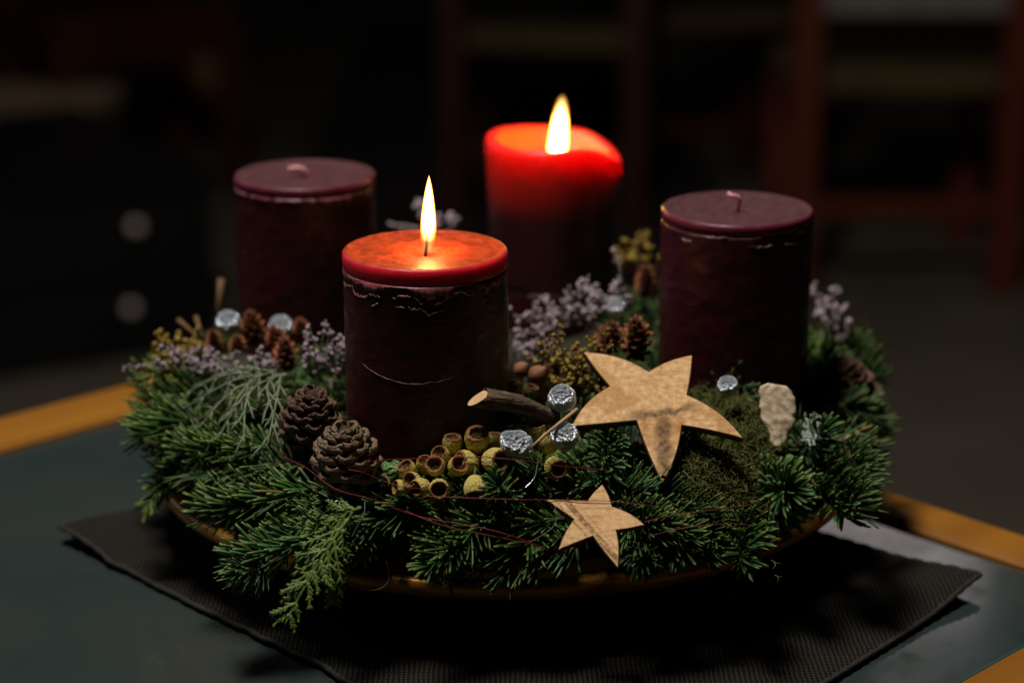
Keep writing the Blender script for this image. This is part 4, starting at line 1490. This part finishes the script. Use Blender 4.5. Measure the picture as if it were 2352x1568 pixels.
# ================================================================== wooden stars
def star(label, tips, inner, centre_px, yc, normal, thick, mat, bulges):
    c = at_y(centre_px[0], centre_px[1], yc)
    n = V(normal).normalized()
    X = V((1, 0, 0)) - n * n.x; X.normalize(); Y = n.cross(X)

    def onpl(px, py):
        r = ray(px, py)
        t = (c - ORG).dot(n) / r.dot(n)
        q = ORG + r * t - c
        return V((q.dot(X), q.dot(Y), 0))
    T = [onpl(*t) for t in tips]; I = [onpl(*t) for t in inner]
    out = []
    ns = 9
    for k in range(5):
        for (a, e, bulge) in ((T[k], I[k], bulges[2 * k]), (I[k], T[(k + 1) % 5], bulges[2 * k + 1])):
            m = (a + e) / 2
            perp = V((-(e - a).y, (e - a).x, 0))
            if perp.dot(m) < 0: perp = -perp
            for i in range(ns):
                t = i / ns
                out.append(a.lerp(e, t) + perp * (bulge * 4 * t * (1 - t)))
    N = len(out)
    Mo = Matrix(((X.x, Y.x, n.x, c.x), (X.y, Y.y, n.y, c.y), (X.z, Y.z, n.z, c.z), (0, 0, 0, 1)))
    bev = 0.0004
    area = sum(out[i].x * out[(i + 1) % N].y - out[(i + 1) % N].x * out[i].y for i in range(N))
    if area < 0: out.reverse()
    ins = []
    for i in range(N):
        d = (out[(i + 1) % N] - out[i - 1]); d.normalize()
        ins.append(out[i] + V((-d.y, d.x, 0)) * bev)
    root = empty('wooden_star', c, Mo)
    tag(root, label, 'wooden star', 'flat wooden stars on the wreath')
    fb = MB()
    fb.v = [V((q.x, q.y, 0)) for q in ins] + [V((0, 0, 0))]
    fb.f = [(i, (i + 1) % N, N) for i in range(N)]
    me = fb.mesh('face', mat, False)
    link('face', me, Mo, root)
    b = MB()
    for z, ring_ in ((0.0, ins), (-bev, out), (-thick, out)):
        b.v += [V((q.x, q.y, z)) for q in ring_]
    for L in range(2):
        for i in range(N):
            b.f.append((L * N + i, (L + 1) * N + i, (L + 1) * N + (i + 1) % N, L * N + (i + 1) % N))
    b.v.append(V((0, 0, -thick)))
    b.f += [(2 * N + (i + 1) % N, 2 * N + i, 3 * N) for i in range(N)]
    link('sawn_edge', b.mesh('sawn_edge', M['star_edge'], False), Mo, root)
    return c, n


def z5(x, y): return (1700 + x * .5102) * .57422, (1900 + y * .5102) * .57422


big_c, big_n = star('large tan wooden star with a dark stain down its lowest arm',
     [(1340, 808), (1590, 815), (1707, 1006), (1522, 1109), (1313, 979)],
     [(1490, 853), (1578, 906), (1566, 976), (1462, 965), (1400, 886)],
     (1500, 930), 0.929, (-0.05, -0.58, 0.81), 0.0042, M['star_big'], [.09, .07, .02, .08, -.02, .05, .02, 0, .09, .02])
sm_c, sm_n = star('smaller pale wooden star with a brown streak, lying low at the front',
     [z5(1390, 68), z5(1722, 386), z5(1512, 722), z5(1046, 582), z5(944, 190)],
     [z5(1468, 242), z5(1500, 428), z5(1316, 476), z5(1166, 344), z5(1272, 200)],
     (1370, 1208), 0.860, (-0.06, -0.66, 0.75), 0.0036, M['star_small'], [.05, .07, .03, .05, .02, 0, .05, 0, .02, .05])

# ================================================================== twig, stalk, bark chip, straws
root = empty('cut_twig', at_y(1180, 930, .905))
tag(root, 'short thick grey brown twig with a slanted pale cut end', 'twig')
p0, p1, p2 = at_y(1100, 912, .897), at_y(1190, 926, .902), at_y(1275, 962, .912)
m = mpp(p0)
b = MB()
pts = [p0.lerp(p1, k / 8) for k in range(8)] + [p1.lerp(p2, k / 8) for k in range(9)]
b.tube(pts, [(25 - 7 * k / 16 + 2.0 * noise.noise(V((k * .7, 0, 0)))) * m * (.9 if k == 0 else 1) for k in range(17)], 16, cap=False)
tw = p1 - p0; tw.normalize()
# slanted end: pull the first ring along the twig by its height
up_ = UP - tw * tw.z; up_.normalize()
for k in range(16):
    v = b.v[k]
    b.v[k] = v + tw * ((v - p0).dot(up_) * 1.0) + tw * 0.0004
cutv = [q.copy() for q in b.v[:16]]
b.build('bark', M['bark'], Matrix.Translation(p1) @ tw.to_track_quat('X', 'Z').to_matrix().to_4x4(), root)
b = MB(); b.v = [q - tw * 0.0002 for q in cutv] + [sum(cutv, V((0, 0, 0))) / 16 - tw * 0.0004]
b.f = [(16, (k + 1) % 16, k) for k in range(16)]; b.a = [0.0] * 17; b.b = [0.0] * 17
b.build('cut_end', M['cut'], Matrix.Translation(p1), root, smooth=False)


def rod(name, label, cat, pts, radii, mat, group=None, n=6):
    b = MB(); b.tube(pts, radii, n)
    o = b.build(name, mat, Matrix.Translation(pts[0]))
    return tag(o, label, cat, group)


rod('dry_stalk', 'thin yellow brown stalk slanting from the star to the lumpy foil nut', 'stalk',
    [at_y(1325, 940, .905), at_y(1290, 968, .894), at_y(1250, 1000, .889), at_y(1205, 1042, .885)], [.0011, .0010, .0009, .0007], M['straw'])
rod('straw', 'brown straw sticking out at right, slanting up', 'straw', [S(1925, 1015, .012), at_y(1960, 998, .975), at_y(2002, 978, .985)], [.0011, .001, .0009], M['straw'], 'straws at the right edge')
rod('straw', 'pale cut straw end pointing right beyond the wreath edge', 'straw', [S(1975, 1008, .008), at_y(2005, 1014, .985), at_y(2036, 1016, .990)], [.0011, .0011, .0011], M['straw'], 'straws at the right edge')
rod('dry_stalk', 'blurred beige stalk standing up left of the back left candle', 'stalk', [at_y(498, 730, 1.10), at_y(503, 690, 1.105), at_y(508, 640, 1.11)], [.0014, .0016, .0022], M['yellow_stem'])
for k, (a_, e_) in enumerate((((455, 775), (410, 735)), ((465, 775), (450, 728)))):
    rod('dry_stalk', ('faint dark dry stalk poking out at far left', 'faint upright dry stalk behind the yellow tuft')[k], 'stalk', [at_y(*a_, 1.06), at_y(*e_, 1.075)], [.0009, .0016], M['yellow_stem'])

# bark chip: a curled slab of pale bark
c = at_y(1786, 955, .952); m = mpp(c)
b = MB()
axu = V((0.16, 0.30, 0.94)).normalized(); axn = V((-0.28, -0.90, 0.32)); axn = (axn - axu * axn.dot(axu)).normalized(); axs = axu.cross(axn) * -1
NU, NV = 26, 14
for top in (1, 0):
    for i in range(NU + 1):
        u = i / NU
        hw = (14 + 62 * sin(pi * min(1, u * .62 + .06)) ** 1.3 * (1 if u < .86 else sqrt(max(.12, 1 - ((u - .86) / .16) ** 2)))) * .5 * m
        hw *= 1.12 + .30 * noise.noise(V((u * 6, 1, 0))) + .16 * noise.noise(V((u * 21, 2, 0)))
        for j in range(NV + 1):
            v = -1 + 2 * j / NV
            p = axu * ((u - .5) * 142 * m) + axs * (v * hw + ((u - .5) * 26 + 7 * noise.noise(V((u * 5, 7, 0)))) * m)
            h_ = .0016 * (1 - v * v) + .0008 * noise.noise(V((u * 12, v * 3, 0))) + .0004 * noise.noise(V((u * 30, v * 8, 2)))
            p += axn * (h_ if top else h_ - .0030 * (1 - .6 * abs(v) ** 3))
            b.v.append(c + p)
n1 = (NU + 1) * (NV + 1)
for i in range(NU):
    for j in range(NV):
        q = (i * (NV + 1) + j, i * (NV + 1) + j + 1, (i + 1) * (NV + 1) + j + 1, (i + 1) * (NV + 1) + j)
        b.f.append(q); b.f.append(tuple(k + n1 for k in q[::-1]))
rim = [j for j in range(NV + 1)] + [i * (NV + 1) + NV for i in range(1, NU + 1)] + [NU * (NV + 1) + j for j in range(NV - 1, -1, -1)] + [i * (NV + 1) for i in range(NU - 1, 0, -1)]
for k in range(len(rim)):
    a_, e_ = rim[k], rim[(k + 1) % len(rim)]
    b.f.append((e_, a_, a_ + n1, e_ + n1))
b.a = [0.0] * len(b.v); b.b = list(b.a)
tag(b.build('bark_chip', M['chip'], Matrix.Translation(c)), 'pale wrinkled bark chip stuck upright in front of the right candle', 'bark chip')

# ================================================================== threads and silver hair
def on_star(px, py, c, n, lift=.0009):
    r = ray(px, py)
    q = c + n * lift
    return ORG + r * ((q - ORG).dot(n) / r.dot(n))


TG = 'red threads wound over the wreath'
Y = at_y
threads = [
    ('red thread running level from the egg shaped cone past the candle foot', [Y(845, 1060, .872), Y(880, 1056, .888), Y(1000, 1051, .876), Y(1090, 1049, .875), Y(1190, 1056, .872), Y(1290, 1070, .880), Y(1400, 1080, .884)]),
    ('red thread sloping from the egg shaped cone down to the gum nuts', [Y(800, 1078, .870), Y(835, 1085, .869), Y(880, 1104, .872), Y(930, 1119, .868), Y(965, 1122, .872)]),
    ('longest red thread, from the left cones down over the front fir', [Y(640, 1045, .900), Y(700, 1072, .885), Y(770, 1122, .868), Y(860, 1148, .866), Y(960, 1185, .864), Y(1100, 1210, .858), Y(1190, 1235, .855), Y(1260, 1262, .862)]),
    ('lower red thread beside the longest one, ending under the small star', [Y(930, 1172, .866), Y(1010, 1204, .860), Y(1100, 1224, .857), Y(1180, 1240, .856), Y(1250, 1255, .862)]),
    ('red thread drawn straight across the top of the small star', [Y(975, 1139, .868), Y(1080, 1143, .866), Y(1200, 1147, .864), on_star(1262, 1147, sm_c, sm_n), on_star(1340, 1149, sm_c, sm_n), on_star(1402, 1150, sm_c, sm_n), Y(1470, 1158, .868), Y(1560, 1172, .872)]),
    ('faint red thread at the right, below the moss', [Y(1480, 1198, .864), Y(1560, 1180, .866), Y(1640, 1170, .870), Y(1720, 1160, .876)]),
    ('lowest faint red thread right of the small star', [Y(1500, 1228, .862), Y(1570, 1212, .860), Y(1660, 1203, .862), Y(1740, 1206, .874)]),
]
for lab, pts in threads:
    b = MB(); pp = spline(pts, 10)
    b.tube(pp, .00018, 5)
    tag(b.build('red_thread', M['thread'], Matrix.Translation(pp[0])), lab, 'thread', TG)
hairs = [
    ('curled silver hair standing up on the front left fir', [Y(838, 1152, .866), Y(836, 1180, .862), Y(822, 1205, .860), Y(808, 1232, .858)]),
    ('tiny looped silver hair below the egg shaped cone', [Y(762, 1165, .868), Y(770, 1150, .866), Y(790, 1156, .866), Y(800, 1176, .866)]),
    ('long fine silver hair hanging from the stalk into the fir', [Y(1240, 1010, .882), Y(1236, 1050, .880), Y(1228, 1095, .874), Y(1205, 1120, .870)]),
    ('silver hair lying on the fir left of the small star', [Y(1275, 1160, .862), Y(1276, 1200, .858), Y(1250, 1225, .856), Y(1215, 1245, .856)]),
    ('fine pale fibre loop hanging below the dish rim', [Y(795, 1328, .872), Y(830, 1352, .868), Y(870, 1352, .868), Y(893, 1330, .868), Y(888, 1290, .868)]),
]
for lab, pts in hairs:
    b = MB(); pp = spline(pts, 10)
    b.tube(pp, .00016, 4)
    tag(b.build('silver_hair', M['hair'] if 'silver' in lab else M['straw'], Matrix.Translation(pp[0])), lab, 'fibre', 'loose fine fibres on the wreath')

# ================================================================== the dim room behind
def room_box(name, mat, lo, hi, M0, parent, bev=0.004):
    b = MB()
    x0, y0, z0 = lo; x1, y1, z1 = hi
    for z, e in ((z0, bev), (z0 + bev, 0), (z1 - bev, 0), (z1, bev)):
        b.v += [M0 @ V(q) for q in ((x0 + e, y0 + e, z), (x1 - e, y0 + e, z), (x1 - e, y1 - e, z), (x0 + e, y1 - e, z))]
    b.f = [(3, 2, 1, 0), (12, 13, 14, 15)] + [(i * 4 + k, i * 4 + (k + 1) % 4, i * 4 + 4 + (k + 1) % 4, i * 4 + 4 + k) for i in range(3) for k in range(4)]
    b.a = [0.0] * 16; b.b = [0.0] * 16
    return b.build(name, mat, M0, parent, smooth=False)


# cabinet: right front foot seen near (495, 775), front edge running off to the left
cr = at_z(495, 790, FLOOR_Z); cl = at_z(0, 872, FLOOR_Z)
fx = (cl - cr); fx.z = 0; fx.normalize()
Mc = frame_mat(cr, -fx, UP)              # x along the front (to the right), y backwards
CW, CD, CH = 1.30, 0.75, 0.335
cab = empty('black_cabinet', cr, Mc)
tag(cab, 'low black cabinet with two round knobs, dark in the left background', 'cabinet')
room_box('carcass', M['black'], (-CW, 0.0, 0.0), (0.0, CD, CH - 0.025), Mc, cab)
room_box('top', M['black'], (-CW - 0.01, -0.015, CH - 0.024), (0.012, CD, CH), Mc, cab)
for k, (zlo, zhi) in enumerate(((0.015, 0.150), (0.156, CH - 0.034))):
    dr = room_box('drawer', M['black'], (-0.42, -0.016, zlo), (-0.012, -0.001, zhi), Mc, cab)
    kp = at_y(308 if k else 297, 518 if k else 705, 3.2)
    loc = Mc.inverted() @ kp
    # slide along the sight line on to the drawer front
    o2 = Mc.inverted() @ ORG
    t = (-0.030 - o2.y) / (loc.y - o2.y)
    q = o2 + (loc - o2) * t
    b = MB()
    b.tube([V((0, 0.016, 0)), V((0, -0.004, 0))], 0.005, 10)
    b.ball((0, -0.012, 0), 0.013, seg=16, ring=10, sc=(1, 0.75, 1))
    b.v = [Mc @ (v + q) for v in b.v]
    b.build('knob', M['knob'], Mc @ Matrix.Translation(q), dr)


def chair(label, loc, rz, seat_mat, back_mat, wood=None, w=0.42, d=0.40, sh=0.45, bh=0.92):
    wood = wood or M['redwood']
    Mo = Matrix.Translation(loc) @ Matrix.Rotation(rz, 4, 'Z')
    root = empty('wooden_chair', loc, Mo)
    tag(root, label, 'chair', 'dark wooden chairs in the background')
    for sx in (-1, 1):
        room_box('leg', wood, (sx * w / 2 - .024, -d / 2 - .024, 0), (sx * w / 2 + .024, -d / 2 + .024, sh - .05), Mo, root)
        room_box('back_post', wood, (sx * w / 2 - .026, d / 2 - .024, 0), (sx * w / 2 + .026, d / 2 + .026, bh), Mo, root)
        room_box('side_rail', wood, (sx * w / 2 - .012, -d / 2 + .025, sh - .11), (sx * w / 2 + .012, d / 2 - .025, sh - .052), Mo, root)
    room_box('seat', seat_mat, (-w / 2 - .02, -d / 2 - .03, sh - .05), (w / 2 + .02, d / 2 - .028, sh), Mo, root, .012)
    room_box('front_rail', wood, (-w / 2 + .025, -d / 2 - .012, sh - .11), (w / 2 - .025, -d / 2 + .012, sh - .052), Mo, root)
    room_box('back_panel', back_mat, (-w / 2 + .028, d / 2 - .012, sh + .12), (w / 2 - .028, d / 2 + .014, bh - .04), Mo, root, .008)
    room_box('stretcher', wood, (-w / 2 + .027, d / 2 - .010, .16), (w / 2 - .027, d / 2 + .012, .20), Mo, root)
    return root


FZ = FLOOR_Z
chair('red brown chair at right whose post rises behind the right candle', (0.80, 4.22, FZ), radians(180), M['olive'], M['greycloth'], M['redwood_warm'])
chair('dim chair with olive seat straight behind the glowing candle', (0.10, 4.75, FZ), radians(172), M['olive'], M['olive'])
chair('dim chair behind and right of the glowing candle', (0.47, 5.05, FZ), radians(195), M['olive'], M['greycloth'])
chair('dark chair whose slanting leg shows above the cabinet', (-0.98, 5.0, FZ), radians(30), M['redwood'], M['redwood'])

# left background, far out of focus
def at_floorish(px, py, z): return at_z(px, py, z)


p = at_z(20, 262, FZ + 0.30)
Mo = frame_mat(p, V((1, -0.05, 0)), UP)
bench = empty('tan_bench', p - UP * 0.30, Mo)
tag(bench, 'blurred tan wooden bench behind the black cabinet, far left', 'bench')
room_box('seat', M['tanwood'], (-0.55, 0.0, -0.06), (0.16, 0.40, 0.0), Mo, bench, .01)
for xx in (-0.5, 0.10):
    room_box('leg', M['tanwood'], (xx, 0.05, -0.30), (xx + .05, 0.35, -0.062), Mo, bench)
p = at_z(445, 268, FZ)
Mo = frame_mat(p, V((1, 0.1, 0)), UP)
ob = empty('orange_wooden_box', p, Mo)
tag(ob, 'blurred orange brown wooden box behind the cabinet, left of the back left candle', 'box')
room_box('box_body', M['orangewood'], (-0.09, 0, 0), (0.10, 0.2, 0.15), Mo, ob, .01)
room_box('lid', M['orangewood'], (-0.095, -.005, 0.152), (0.105, 0.205, 0.175), Mo, ob, .006)
p = at_z(405, 150, FZ)
Mo = frame_mat(p, V((1, 0.1, 0)), UP)
gb = empty('grey_basket', p, Mo)
tag(gb, 'blurred grey cloth basket on the floor at upper left', 'basket')
room_box('basket_body', M['greycloth'], (-0.13, 0, 0), (0.17, 0.25, 0.17), Mo, gb, .03)
room_box('basket_rim', M['greycloth'], (-0.14, -.01, 0.172), (0.18, 0.26, 0.20), Mo, gb, .01)
